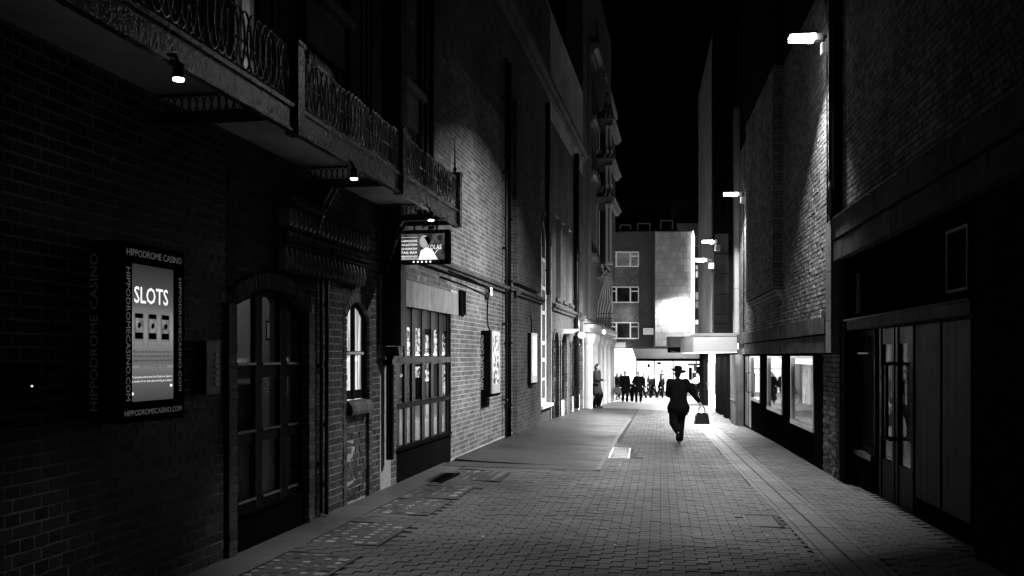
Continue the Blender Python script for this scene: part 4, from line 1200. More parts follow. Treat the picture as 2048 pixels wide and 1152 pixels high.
# steel door and stone pier at the end of the display windows
t = thing("steel_door", "brushed steel door with a bent pull handle beside the brightest display window", "door", FR, (dr.xc, 0, -.3))
m = MB(); m.box(dr.x0, dr.x1, .03, .07, -.33, 1.60); part("door_leaf", m, M_metal, t)
m = MB(); m.box(dr.xc-.01, dr.xc+.01, .018, .029, -.33, 1.60); part("door_seam", m, M_matblack, t)
hx = dr.x1-.28
m = MB(); m.tube([(hx, .03, 1.15), (hx, -.07, 1.15), (hx+.0, -.09, 1.10), (hx, -.09, .68), (hx, -.07, .63), (hx, .03, .63)], .014, 8); part("pull_handle", m, M_iron, t, smooth=True)
m = MB(); m.box(RX(1476), RX(1487), -.22, .3, -.8, 1.64); m.box(RX(1476), RX(1487), -.24, -.221, .3, .32)
part("stone_pier", m, M_stone, rb)
t = thing("wall_floodlight", "small glaring floodlight on the stone band above the steel door", "lamp", FR, (RX(1492), -.1, 1.8))
lx = RX(1491)
m = MB(); m.box(lx-.10, lx+.10, -.20, -.075, 1.80, 1.95); part("lamp_housing", m, M_metal, t)
m = MB(); m.box(lx-.11, lx+.09, -.208, -.201, 1.80, 1.95); part("lens", m, E_white, t)
light("lamp_light", 'POINT', FR, (lx-.1, -.36, 1.78), 20, t, shadow_soft_size=.06)

# ---- entrance under the high band
yE = .18
ent = thing("entrance_front", "dark timber entrance front with double doors and blank panels in the right wall", "shopfront", FR, (RX(1800), yE, -.2))
EX = lambda p: FR.X(p, yE)
m = MB(); m.box(RX(1700), xe, yE+.06, yE+.1, -.8, 3.0); part("back_board", m, M_matblack, ent)
m = MB(); m.box(RX(1696), RX(1945), -.02, yE+.06, 1.97, 2.09); m.box(RX(1694), RX(1947), -.05, yE, 2.092, 2.115); part("lintel_beam", m, mat("lintel_paint", .13, .6, .3, 5, streak=.2, spec=0), ent)
for k, (a, b) in enumerate(((1831, 1880), (1885, 1941))):
    m = MB(); m.box(EX(a), EX(b), yE, yE+.055, .0, 1.955); part("blank_panel", m, mat("panel_ply", .055, .6, .3, 4, streak=.4, spec=.02), ent)
m = MB(); m.box(EX(1831), EX(1941), yE-.03, yE+.05, -.30, -.02); part("plinth", m, M_matblack, ent)
sw_ = Op(EX(1706), EX(1752), .28, 1.955)
window(ent, sw_, [(sw_.x0+.05, sw_.x1-.05)], [(.36, 1.88)], yE, M_timber, M_glassD, name="side_window")
m = MB(); m.box(sw_.x0-.0, sw_.x1+.0, yE-.07, yE, .20, .275); part("window_sill", m, mat("worn_sill", .05, .4, .4, 9), ent)
m = MB(); m.box(sw_.x0-.1, sw_.x1, yE-.05, yE+.05, -.8, .19); part("stall_riser", m, M_matblack, ent)
m = MB(); m.box(sw_.x0+.05, sw_.x1-.05, yE+.052, yE+.056, .36, 1.88); part("window_blind", m, mat("old_blind", .12, .4, .5, 3, streak=.5), ent)
for k, (a, b) in enumerate(((1760, 1790), (1793, 1828))):
    o = Op(EX(a), EX(b), -.22, 1.955)
    w = window(ent, o, [(o.x0+.09, o.x1-.09)], [(.28, 1.75)], yE, M_timber, M_glassD, name="door", bar=.05)
    m = MB(); m.box(o.x0+.09, o.x1-.09, yE+.035, yE+.04, .28, 1.75); part("pane_film", m, mat("door_film", .09, .35, .5, 4, streak=.5), w)
    m = MB(); hx = (o.x1-.06) if k == 0 else (o.x0+.06)
    hx2 = hx
    m.tube([(hx, yE, 1.50), (hx, yE-.10, 1.51), (hx, yE-.13, 1.47), (hx, yE-.13, .62), (hx, yE-.10, .58), (hx, yE, .59)], .022, 10); part("pull_handle", m, M_black, w, smooth=True)
    m = MB(); xx = o.xc; m.box(xx-.035, xx+.035, yE+.014, yE+.019, 1.02, 1.32); part("door_notice", m, M_textdim, w)
    m = MB(); m.tube([(xx+.022*math.cos(q*math.pi/8), yE+.010, 1.21+.06*math.sin(q*math.pi/8)) for q in range(16)], .003, 4, closed=True)
    for q in range(4): m.box(xx-.025, xx+.025, yE+.009, yE+.012, 1.04+q*.025, 1.05+q*.025)
    part("notice_print", m, M_text, w)
m = MB(); m.box(EX(1755), EX(1830), -.0, yE+.05, -.30, -.225); part("threshold", m, M_iron, ent)
# boarded hatch and louvres above the lintel
m = MB(); m.box(EX(1755), EX(1822), .02, yE+.055, 2.22, 2.26); m.box(EX(1755), EX(1760), .04, yE+.055, 2.26, 2.75); m.box(EX(1784), EX(1787), .04, yE+.055, 2.26, 2.75); m.box(EX(1816), EX(1822), .04, yE+.055, 2.26, 2.75); m.box(EX(1755), EX(1822), .04, yE+.055, 2.75, 2.79)
part("hatch_frame", m, M_matblack, ent)
M_vf = mat("vent_frame_grey", .3, .7, .2, 8, spec=0)
louvre(FR, EX(1898), EX(1941), 2.235, 2.86, "large louvred vent above the right end of the dark entrance", 14, y=yE-.0, fm=M_vf)
louvre(FR, EX(1700), EX(1719), 2.22, 2.78, "narrow louvred vent above the entrance side window", 12, y=yE-.0, fm=M_vf)
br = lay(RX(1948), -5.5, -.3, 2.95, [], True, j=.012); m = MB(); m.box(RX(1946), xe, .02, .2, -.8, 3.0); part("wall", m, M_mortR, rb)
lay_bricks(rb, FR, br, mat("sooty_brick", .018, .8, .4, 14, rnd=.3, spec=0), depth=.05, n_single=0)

# pipes and cables on the right wall
t = thing("cable_duct", "broad black vertical duct on the brick wall beside the nearest floodlight", "duct", FR, (RX(1680), -.1, 3.6))
m = MB(); x_ = RX(1680); m.box(x_-.16, x_+.16, -.12, 0, 3.62, 12); part("duct_cover", m, M_matblack, t)
m = MB(); m.tube([(x_-.02, -.14, 4.2), (x_-.02, -.14, 12)], .018, 8); part("cable", m, M_iron, t)
m = MB(); m.prism([(x_-.24, 3.95), (x_-.16, 4.08), (x_+.1, 4.08), (x_+.14, 3.7), (x_, 3.62)], 'y', -.15, -.121); part("hopper", m, M_matblack, t)
cable(FR, [(RX(1658), -.03, 6.3), (RX(1657), -.02, 4.5), (RX(1659), -.02, 2.42)], .012, "thin cable running down the brick wall below the nearest floodlight")
cable(FR, [(RX(1489), -.02, 6.0), (RX(1489), -.02, 2.3)], .014, "thin cable running down the far strip of lit brickwork")
t = thing("cctv_bracket", "small white right-angled bracket on the wall above the low stone band", "bracket", FR, (RX(1659), -.08, 2.25))
p_ = FR.fp(1659, 628)
m = MB(); m.box(p_[0]-.07, p_[0]-.045, -.12, 0, p_[1]-.06, p_[1]+.05); m.box(p_[0]-.07, p_[0]+.05, -.12, 0, p_[1]+.05, p_[1]+.07); part("bracket_arm", m, M_white, t)
t = thing("corner_strip", "pale vertical strip at the far edge of the lit brickwork", "wall strip", FR, (RX(1477), -.1, 3))
m = MB(); z = 2.45
for a, b in ((2.25, 3.6), (3.61, 5.3), (5.31, 9)): m.box(RX(1473.5), RX(1478), -.13, .1, a, b-.003)
part("stone_strip", m, mat("pale_stone", .2, .7, .2, 5, streak=.2), t)

def floodlight(px, py, n, label, power, F=FR, aim_n=2.2, scale=1.0, size=70, wallY=0.0):
    lx = F.X(px, -n); z = F.Z(px, py, -n); s = scale
    t = thing("wall_lamp", label, "street lamp", F, (lx, -n, z), group="floodlights along the right wall")
    c = (lx, -n, z)
    # lens tilted a little towards the lane
    m = MB()
    m.add([(lx-.12*s, -n-.19*s, z+.015), (lx+.12*s, -n-.19*s, z+.015), (lx+.12*s, -n+.17*s, z-.012), (lx-.12*s, -n+.17*s, z-.012),
           (lx-.12*s, -n-.19*s, z+.06), (lx+.12*s, -n-.19*s, z+.06), (lx+.12*s, -n+.17*s, z+.06), (lx-.12*s, -n+.17*s, z+.06)],
          [(0,3,2,1),(4,5,6,7),(0,1,5,4),(1,2,6,5),(2,3,7,6),(3,0,4,7)])
    part("lens", m, E_flood, t)
    m = MB(); m.box(lx-.14*s, lx+.14*s, -n-.21*s, -n+.2*s, z+.061, z+.10); m.box(lx-.06*s, lx+.06*s, -n+.171*s, -n+.30*s, z-.02, z+.09); part("lamp_head", m, M_grey, t)
    m = MB(); m.box(lx-.02, lx+.02, -n+.30*s, -.05+wallY, z+.02, z+.06); m.tube([(lx, -.10+wallY, z+.05), (lx, -.10+wallY, z-.18)], .015, 6); part("arm", m, M_iron, t)
    m = MB(); m.box(lx-.07, lx+.07, -.14+wallY, wallY-.002, z-.22, z-.06); part("gear_box", m, M_white, t)
    light("lamp_light", 'AREA', F, (lx, -n, z-.04), power, t, aim=(lx-.25, -n-.92, z-2), shape='RECTANGLE', size=.22, size_y=.34, spread=R(2*size))
    return t
floodlight(1605, 81, .42, "large glowing floodlight high on the right wall, nearest of the row", P_STREET, size=54)
floodlight(1462, 391, .40, "second floodlight along the right wall, above the far lit strip of bricks", P_STREET*.8, size=57)

# ---- projecting side building with glazed end, cinema canopy
sb = thing("projecting_block", "pale rendered block with a black glazed end projecting from the right side beyond the bricks", "building", FR, (-30, -.36, 1.7))
s0, s1 = -27.55, -34.5
m = MB(); m.box(s1, s0, -.72, .5, 1.75, 11.5); part("wall", m, M_grey, sb)
m = MB(); m.box(s0+.002, s0+.05, -.74, -.02, 2.28, 12); part("end_panel", m, M_matblack, sb)
E_pn = emat("end_pane_reflection", .045, .5, 1.5, lo=.5)  # grey reflections on the end panes, given as faint emission
for a, b in ((469, 507), (510, 547), (550, 588), (592, 628), (632, 647)):
    z0_, z1_ = 1.6+(712-b)/65.6, 1.6+(712-a)/65.6
    m = MB(); m.box(s0+.052, s0+.06, -.66, -.27, z0_, z1_); w = part("end_window", m, E_pn, sb)
    m = MB(); m.box(s0+.061, s0+.066, -.66, -.27, z0_, z1_); part("pane", m, M_glass, w)
for z_ in (5.9, 6.7, 7.5, 8.3, 9.1):
    m = MB(); m.box(s0+.052, s0+.058, -.6, -.2, z_, z_+.5); w = part("end_window", m, M_glassD, sb)
m = MB(); m.tube([(s0+.1, -.74, 1.9), (s0+.1, -.74, 11)], .03, 8); part("downpipe", m, M_iron, sb)
floodlight(1416, 486, 1.05, "third floodlight, on the pale rendered block", P_STREET*.3, size=60, scale=.8, wallY=-.72)
floodlight(1398, 523, 1.15, "farthest floodlight, at the far corner of the pale rendered block", P_STREET*.4, size=60, scale=.8, wallY=-.72)

ca = thing("cinema_canopy", "wide pale canopy box jutting out over the bright cinema doors on the right", "canopy", FR, (-29, -.7, 1.72))
m = MB(); m.box(s1-1.0, -27.0, -1.34, -.0, 1.72, 2.26); part("canopy_box", m, mat("canopy_panel", .22, .55, .1, 3), ca)
m = MB(); m.box(s1-.95, -27.05, -1.30, -.02, 1.70, 1.718); part("lit_ceiling", m, emat("canopy_ceiling_light", 2.2), ca)
m = MB(); m.box(-27.0, -26.985, -1.36, 0, 2.2, 2.28); part("trim", m, M_metal, ca)
fc = thing("far_canopy", "dark-bottomed canopy end with rounded corner beyond the wide canopy", "canopy", FR, (-41, -1.5, 1.8))
c0 = FR.l(((1387-1024)/1800*39.0, 39.0, 0)); c1 = FR.l(((1335-1024)/1800*39.0, 39.0, 0))
m = MB(); m.prism([(c1.x-1.8, c1.y), (c1.x-.1, c1.y), (c1.x, c1.y+.12), (c0.x, c0.y+.1), (c0.x-1.8, c0.y+.1)], 'z', 1.98, 2.44); part("canopy_box", m, mat("canopy_grey", .12, .6, .2, 3), fc)
m = MB(); m.prism([(c1.x-1.7, c1.y+.05), (c1.x-.1, c1.y+.05), (c1.x+.01, c1.y+.15), (c0.x+.01, c0.y+.08), (c0.x-1.7, c0.y+.1)], 'z', 1.75, 1.979); part("canopy_base", m, M_matblack, fc)

# cinema frontage: black and steel pillars between bright doors
cf = thing("cinema_frontage", "bright glazed cinema frontage with dark pillars below the wide canopy", "shopfront", FR, (-34, 0, -.4))
bays = [(1403, 1412), (1436, 1446), (1453, 1458), (1465, 1472)]
for a, b in bays:
    m = MB(); m.box(RX(a), RX(b), -.10, .3, -1.0, 1.70); part("pillar", m, M_matblack, cf)
gl = [(1412.3, 1425), (1426, 1435.6), (1446.3, 1452.6), (1458.3, 1464.6), (1472.3, 1475.6)]
for k, (a, b) in enumerate(gl):
    m = MB(); m.box(RX(a), RX(b), .1, .16, -1.0, 1.70); w = part("lit_door", m, emat("cinema_light_%d" % (k % 3), (5.0, 3.5, 4.2)[k % 3], .4, .8, (1, 1, .6), .35), cf)
    xm_ = (RX(a)+RX(b))/2; m = MB(); m.box(xm_-.05, xm_+.05, .02, .098, -1.0, 1.70)
    m.box(RX(a), RX(b), .02, .098, .35, .42); part("door_frame", m, M_metal, w)
for k, p in enumerate((1416, 1431, 1449, 1461)):
    m = MB(); x_ = RX(p); m.box(x_-.35, x_+.35, .0, .012, .1, 1.3); part("poster", m, mat("poster_dark", .05, .5, .8, 6), cf)
light("canopy_light", 'AREA', FR, (-31, -.7, 1.66), 520, ca, aim=(-31, -.8, 0), shape='RECTANGLE', size=7.5, size_y=1.0)
light("canopy_light", 'AREA', FR, (-38, -.9, 1.7), 800, ca, aim=(-38, -1.2, 0), shape='RECTANGLE', size=5, size_y=1.4)

# =================================================================== FAR LEFT ORNATE BUILDING
ob = thing("ornate_building", "tall ornate stone building with stacked cornices and balconies at the far left corner", "building", FL, (38, 0, 0))
M_ost = mat("ornate_stone", .10, .65, .2, 5)
M_owh = mat("ornate_white", .42, .5, .15, 5)
o0, o1 = X(1166), X(1222)
m = MB(); m.box(o0+.01, o1, .0, .6, 2.7, 17); part("wall", m, M_matblack if False else mat("ornate_wall", .05, .7, .3, 4), ob)
m = MB(); m.box(o0+.01, o1, .0, .6, -1.2, 2.7); part("ground_storey", m, M_owh, ob)
for px in (1169, 1180, 1190, 1199, 1208, 1217):
    x_ = X(px); m = MB(); m.lathe((x_, -.14, 0), [(.22, -1.1), (.22, -.6), (.16, -.55), (.15, 2.0), (.19, 2.1), (.24, 2.25), (.24, 2.4)], 12); part("column", m, M_owh, ob, smooth=False)
for k, px in enumerate((1174.5, 1185, 1194.5, 1204, 1213)):
    x_ = X(px); m = MB(); w = .42
    m.box(x_-w, x_+w, -.02, -.001, -.5, 1.9); p_ = part("shop_panel", m, M_timber if k in (0, 3) else M_owh, ob)
    for q in range(10):
        g = MB(); g.prism([(-.03, .3+q*.15), (-.06, .32+q*.15), (-.03, .42+q*.15)], 'x', x_-w*.8, x_+w*.8); part("shutter_slat", g, M_owh, p_)
for z_, s_ in ((2.45, 2.6), (5.2, 2.2), (8.3, 2.4), (10.4, 2.4), (13.0, 3.2)):
    m = MB(); moulding(m, o0+2.0 if z_ > 3 else o0, o1+.1, z_, s_); part("cornice", m, M_owh if z_ < 3 else M_ost, ob)
# projecting bay whose end looks up the lane
bx0, bx1, nb_ = X(1189.5), X(1205), .66
M_ow = mat("ornate_wall", .05)
for (z_, zt_) in ((5.25, 7.75), (8.35, 9.30), (9.75, 10.9)):
    m = MB(); m.box(bx0, bx1, -nb_+.10, 0, z_-.45, zt_); part("bay_wall", m, M_ow, ob)
    for n_, r_ in ((nb_-.02, .05), (nb_-.17, .045), (.06, .05)):
        m = MB(); m.lathe((bx0-.04, -n_, z_), [(r_*1.7, 0), (r_*1.6, .12), (r_, .18), (r_*.9, zt_-z_-.25), (r_*1.5, zt_-z_-.12), (r_*1.8, zt_-z_)], 10); part("bay_column", m, M_owh, ob, smooth=True)
    g = MB(); g.box(bx0-.012, bx0-.002, -nb_+.26, -.14, z_+.12, zt_-.3); w_ = part("bay_window", g, M_black, ob)
    g = MB(); g.box(bx0-.03, bx0-.013, -.20, -.17, z_+.12, zt_-.3); part("glazing_bar", g, M_white, w_)
    m = MB()
    for q, (h0, h1) in enumerate(((0, .07), (.071, .16), (.161, .24))):
        e = (.05, .10, .17)[q]; m.box(bx0-e, bx1+e, -nb_-e, 0, zt_+h0, zt_+h1)
    part("bay_cornice", m, M_ost, ob)
    for n_ in (.60, .42):
        m = MB(); m.tube([(bx0-.14, -n_, zt_+.25), (bx0-.10, -n_-.05, zt_+.42), (bx0-.12, -n_-.02, zt_+.6), (bx0-.05, -n_-.1, zt_+.68)], [.06, .04, .05, .02], 6); part("scroll", m, M_ost, ob, smooth=True)
m = MB(); m.add([(bx0, -nb_-.05, 11.2), (bx0, .0, 11.2), (bx0, -.0, 13.9), (bx0, -.18, 13.9), (bx1, -nb_-.05, 11.2), (bx1, 0, 11.2), (bx1, 0, 13.9), (bx1, -.18, 13.9)],
                [(0,1,2,3),(4,7,6,5),(0,3,7,4),(3,2,6,7),(0,4,5,1)]); part("bay_roof", m, M_ost, ob)
for k in range(5):
    m = MB(); f = k/5; m.box(bx0-.10, bx0-.002, -nb_-.08+.46*f, -nb_+.10+.42*f, 11.2+2.6*f, 11.5+2.6*f); part("roof_crocket", m, M_ost, ob)
m = MB(); m.lathe((bx0+.2, -.08, 13.9), [(.14, 0), (.08, .2), (.12, .4), (.04, .8), (.01, 1.3)], 10); part("finial", m, M_ost, ob)
for px in (1176, 1182, 1186.5):
    m = MB(); m.box(X(px)-.12, X(px)+.12, -.12, 0, 3.0, 12.9); part("pilaster", m, M_ost, ob)
# swelling ribs of the balcony, each on its own line
for k in range(5):
    n0, n1 = .12+.10*k, .42+.055*k
    pts = [(bx0-.15, -n0, 3.05), (bx0-.15, -n0-.01, 3.35), (bx0-.15, -n0-.05-.02*k, 3.75), (bx0-.15, -(n0*.4+n1*.6), 4.2), (bx0-.15, -n1, 4.6), (bx0-.15, -n1-.01, 4.95)]
    m = MB(); m.tube(pts, [.012, .02, .024, .026, .022, .015], 6); part("curved_rib", m, M_owh, ob, smooth=True)
m = MB(); m.tube([(bx0-.12, -nb_-.06, 2.8), (bx0-.12, -nb_-.02, 5.1)], .03, 8); part("corner_shaft", m, M_owh, ob, smooth=True)
m = MB()
for k in range(11): m.tube([(bx0-.2, -.06-k*.065, 2.72), (bx0-.2, -.06-k*.065, 3.12)], .011, 4)
for z_ in (2.72, 3.12, 3.30): m.tube([(bx0-.2, -.02, z_), (bx0-.2, -.78, z_)], .013, 5)
part("balcony_rail", m, M_iron, ob)
rnd_ = random.Random(3)
for k in range(14):
    m = MB(); m.ball((bx0-.16+rnd_.uniform(-.03,.03), -.30-rnd_.uniform(0,.36), 4.75+k*.04), (.045, .05, .055), 8, 6); part("carved_boss", m, M_owh, ob, smooth=True)
p_ = FL.fp(1205, 664, -.75)  # lantern added to light up the white columns and the facade above
t = thing("added_lantern", "added lantern brightening the white shop columns at the far left corner", "lamp", FL, (p_[0], -.8, p_[1]))
m = MB(); m.lathe((p_[0], -.8, p_[1]), [(.03, -.07), (.055, 0), (.05, .05), (.02, .08)], 10); part("globe", m, E_white, t)
m = MB(); m.tube([(p_[0], -.8, p_[1]+.17), (p_[0], -.7, p_[1]+.3), (p_[0], -.1, p_[1]+.3)], .02, 6); part("bracket", m, M_iron, t)
light("lamp_light", 'POINT', FL, (p_[0]+.2, -1.25, p_[1]-.05), 90*P_FAR, t, shadow_soft_size=.15)

# =================================================================== FAR STREET
def fx(px, Y=58.0): return (px-HX)/FPX*Y
def fz_(py, Y=58.0): return CZ+(HY-py)/FPX*Y
YB = 58.0
fb = thing("far_brick_building", "dark brick building with three stacked white-framed windows across the far street", "building", FW, (fx(1250), YB, 0))
m = MB(); m.box(fx(1100), fx(1310.5), YB, YB+3, 2.16, fz_(463)); part("wall", m, mat("far_dark_brick", .055, .8, .3, 2, brick=(.225, .075, 1.4)), fb)
for k, (a, b) in enumerate(((503, 534), (573, 606), (644, 678))):
    x0, x1, z0_, z1_ = fx(1217), fx(1277), fz_(b), fz_(a)
    m = MB(); f = .075; w_ = x1-x0; y = YB-.06
    xs_ = [x0, x0+w_*.255, x0+w_*.72, x1]
    m.box(x0, x1, y, y+.08, z0_, z0_+f); m.box(x0, x1, y, y+.08, z1_-f, z1_)
    for x_ in xs_: m.box(max(x0, x_-f/2), min(x1, x_+f/2)+.02, y, y+.08, z0_+f, z1_-f)
    for a_, b_ in ((xs_[0], xs_[1]), (xs_[2], xs_[3])): m.box(a_+f/2, b_-f/2, y, y+.08, z1_-.34, z1_-.27)
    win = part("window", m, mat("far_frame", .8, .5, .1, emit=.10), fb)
    e = [emat("far_pane_a", .10, .6, 1.2, lo=.5), emat("far_pane_b", .012, .5, 1.2, lo=.3), emat("far_pane_c", .05, .6, 1.2, lo=.2)][k]
    for a_, b_, c_, d_ in ((xs_[0]+f/2, xs_[1]-f/2, z0_+f, z1_-.34), (xs_[0]+f/2, xs_[1]-f/2, z1_-.27, z1_-f), (xs_[1]+f/2, xs_[2]-f/2, z0_+f, z1_-f), (xs_[2]+f/2, xs_[3]-f/2, z0_+f, z1_-.34), (xs_[2]+f/2, xs_[3]-f/2, z1_-.27, z1_-f)):
        g = MB(); g.box(a_+.002, b_+.018 if False else b_-.002, YB-.02, YB-.012, c_+.002, d_-.002); part("pane", g, e, win)
for a, b in ((535, 572), (607, 643)):
    m = MB(); m.box(fx(1217), fx(1277), YB-.04, YB-.001, fz_(b), fz_(a)); part("spandrel_panel", m, mat("speckled_render", .16, .85, .8, 12), fb)
m = MB(); m.box(fx(1228), fx(1250), YB-.3, YB-.01, fz_(695), fz_(685)); part("air_unit", m, M_white, fb)
t = thing("street_sign", "white street name plate on the far dark brick wall", "street sign", FW, (fx(1296), YB-.03, fz_(664)))
x0, x1, z0_, z1_ = fx(1286.5), fx(1306.5), fz_(669), fz_(656.5)
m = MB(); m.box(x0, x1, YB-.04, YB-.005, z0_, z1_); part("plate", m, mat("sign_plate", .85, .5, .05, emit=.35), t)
text(t, "CRANBOURN", M_matblack, (x0+.04, YB-.045, z1_-.17), (1,0,0), (0,0,1), .14, width=x1-x0-.08)
text(t, "STREET WC2", M_matblack, (x0+.04, YB-.045, z0_+.07), (1,0,0), (0,0,1), .11, width=x1-x0-.08)

rs = thing("rendered_tower", "pale stone-clad block beside the dark far brick building, washed by a lamp", "building", FW, (fx(1348), 57.4, 0))
Yr = 57.4; m = MB(); m.box(fx(1310, Yr), fx(1386, Yr), Yr+.03, Yr+3, 2.18, fz_(462, Yr)); part("wall", m, mat("block_joint", .13, .9, .1), rs)
M_blk = mat("stone_block", .32, .8, .3, 1.5, rnd=.14, streak=.1)
cb = MB(); cb.box(-.5, .5, -.5, .5, -.5, .5); blk = cb.mesh("stone_block", M_blk)
nx, nz = 6, 17; x0, x1, z0_, z1_ = fx(1310, Yr), fx(1386, Yr), 2.2, fz_(463, Yr); bwid, bh = (x1-x0)/nx, (z1_-z0_)/nz
for i in range(nz):
    sh = bwid/2 if i % 2 else 0
    for j in range(nx+1):
        a = max(x0, x0+j*bwid-sh); b = min(x1, x0+(j+1)*bwid-sh)
        if b-a > .05: inst("stone_block", blk, rs, ((a+b)/2, Yr+.02, z0_+(i+.5)*bh), (b-a-.018, .06+random.uniform(-.008,.008), bh-.02))
t = thing("tower_lamp", "glaring lamp washing the pale stone-clad block across the far street", "lamp", FW, (fx(1371, Yr), Yr-.5, fz_(601, Yr)))
c = (fx(1371, Yr-.4), Yr-.4, fz_(600, Yr-.4)); m = MB(); m.ball(c, (.22, .16, .14), 12, 8); part("globe", m, E_bulb, t)
m = MB(); m.box(c[0]-.02, c[0]+.02, c[1]+.1, Yr, c[2]-.02, c[2]+.02); part("bracket", m, M_iron, t)
light("lamp_light", 'SPOT', FW, (c[0]-.1, c[1]-.25, c[2]-.0), 600*P_FAR, t, aim=(c[0]-1.0, Yr+.6, c[2]-2.6), spot_size=R(140), spot_blend=.8, shadow_soft_size=.2)
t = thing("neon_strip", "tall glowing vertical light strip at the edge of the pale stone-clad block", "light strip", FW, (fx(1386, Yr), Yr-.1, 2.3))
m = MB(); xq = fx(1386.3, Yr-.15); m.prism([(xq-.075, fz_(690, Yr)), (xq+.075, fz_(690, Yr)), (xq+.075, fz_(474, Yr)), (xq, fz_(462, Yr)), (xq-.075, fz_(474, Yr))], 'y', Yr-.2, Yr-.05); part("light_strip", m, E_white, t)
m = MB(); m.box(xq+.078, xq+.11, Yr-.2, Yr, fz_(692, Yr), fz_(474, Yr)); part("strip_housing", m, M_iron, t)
nb = thing("narrow_far_building", "narrow dark building with small lit windows between the glowing strip and the pale block", "building", FW, (fx(1396), 59, 0))
m = MB(); m.box(fx(1388, 59), fx(1500, 59), 59, 61, 2.2, fz_(462, 59)); part("wall", m, mat("far_dark_brick", .055), nb)
for (a, b, c_, d, s_) in ((1390, 1397, 473, 493, .02), (1390, 1396, 530, 540, .5), (1390, 1396, 542, 556, .8), (1389.5, 1397, 584, 600, .35), (1389.5, 1397, 602, 617, .25), (1389, 1403, 639, 650, 1.2), (1390, 1401, 652, 668, .15)):
    m = MB(); m.box(fx(a, 59), fx(b, 59), 58.93, 58.99, fz_(d, 59), fz_(c_, 59)); w = part("window_frame", m, M_white, nb)
    m = MB(); m.box(fx(a, 59)+.04, fx(b, 59)-.04, 58.92, 58.928, fz_(d, 59)+.04, fz_(c_, 59)-.04); part("pane", m, emat("np_%d" % int(s_*100), s_), w)
ub = thing("upper_far_building", "nearly black taller building with attic windows behind the far roofs", "building", FW, (fx(1300, 64), 64, 0))
m = MB(); m.box(fx(1090, 64), fx(1440, 64), 64, 66, -1, fz_(400, 64)); m.box(fx(1200, 64), fx(1405, 64), 63.6, 64, fz_(456, 64), fz_(449, 64)); part("wall", m, mat("far_dark_wall", .03, .8, .3, 2), ub)
for a, b, c_, d in ((1240, 1262, 449, 459), (1275, 1301, 446, 460), (1321, 1346, 440, 459)):
    m = MB(); x0, x1, z0_, z1_ = fx(a, 63.5), fx(b, 63.5), fz_(d, 63.5), fz_(c_, 63.5); f = .06
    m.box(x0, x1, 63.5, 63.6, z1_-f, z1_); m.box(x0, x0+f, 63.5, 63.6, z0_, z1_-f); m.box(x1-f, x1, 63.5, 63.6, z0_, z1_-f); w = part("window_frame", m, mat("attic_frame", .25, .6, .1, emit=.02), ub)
    m = MB(); m.box(x0+f, x1-f, 63.57, 63.58, z0_, z1_-f); part("pane", m, M_glassD, w)
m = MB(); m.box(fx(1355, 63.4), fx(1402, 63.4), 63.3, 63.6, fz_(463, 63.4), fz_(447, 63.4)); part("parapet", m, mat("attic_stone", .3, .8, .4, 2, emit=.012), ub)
t = thing("roof_light", "tiny bright square light high beside the ornate building", "lamp", FW, (fx(1228.5, 50), 50, fz_(429.5, 50)))
for a, b in ((427.5, 429.2), (430, 431.8)):
    m = MB(); m.box(fx(1225, 50), fx(1232, 50), 50, 50.1, fz_(b, 50), fz_(a, 50)); part("lens", m, E_white, t)
m = MB(); m.box(fx(1224, 50), fx(1233, 50), 50.11, 50.3, fz_(432, 50), fz_(427, 50)); m.box(fx(1195, 50), fx(1224, 50), 50.15, 50.2, fz_(430, 50), fz_(429, 50)); part("lamp_housing", m, M_matblack, t)

# shops across the street
sh = thing("white_shopfront", "overexposed white shopfront with a long plain fascia across the far street", "shopfront", FW, (fx(1240, 57), 57, -.8))
Ys = 57.0
m = MB(); m.box(fx(1190, Ys), fx(1271, Ys), Ys, Ys+.4, fz_(717, Ys), fz_(697, Ys)); part("fascia", m, emat("shop_fascia_lit", 2.5), sh)
m = MB(); m.box(fx(1190, Ys), fx(1272, Ys), Ys+.02, Ys+.4, fz_(736, Ys), fz_(718.2, Ys)); part("sign_board", m, emat("shop_sign_lit", 3.0), sh)
m = MB(); m.box(fx(1190, Ys), fx(1272, Ys), Ys+.1, Ys+.5, -1.0, fz_(737.5, Ys)); part("lit_window", m, emat("shop_window_lit", 3.2, .25, .6, lo=.55), sh)
m = MB(); m.box(fx(1190, Ys), fx(1271, Ys), Ys-.06, Ys+.3, fz_(737.4, Ys), fz_(736.1, Ys)); m.box(fx(1190, Ys), fx(1271, Ys), Ys-.1, Ys+.3, fz_(697, Ys), fz_(695.5, Ys)); part("trim", m, M_grey, sh)
ss = thing("awning_shopfront", "brightly lit shop interior with dark goods below the long dark awning", "shopfront", FW, (fx(1340, 57), 57, -.8))
m = MB(); m.box(fx(1272.5, Ys), fx(1420, Ys), Ys+1.0, Ys+1.4, -1.0, fz_(722, Ys)); part("lit_back_wall", m, emat("shop_back_lit", 3.2, .35, .7, lo=.45), ss)
for a in (1272.5, 1308, 1346, 1392):
    m = MB(); m.box(fx(a, Ys), fx(a+1.6, Ys), Ys, Ys+.15, -1.0, fz_(722, Ys)); part("mullion", m, M_grey, ss)
for k, (a, b, c_, d) in enumerate(((1378, 1384, 735, 760), (1385, 1391, 745, 785), (1394, 1400, 733, 752), (1402, 1408, 742, 790), (1388, 1393, 730, 742), (1295, 1300, 728, 735), (1315, 1322, 724, 729), (1376, 1399, 727, 731), (1380, 1390, 766, 778))):
    m = MB(); m.box(fx(a, Ys+.5), fx(b, Ys+.5), Ys+.5, Ys+.6, fz_(d, Ys+.5), fz_(c_, Ys+.5)); part("display_item", m, (M_matblack, M_grey, M_timber)[k % 3], ss)
aw = thing("awning", "long dark sloping shop awning across the far street", "awning", FW, (fx(1338, 55.6), 56, fz_(722, 56)))
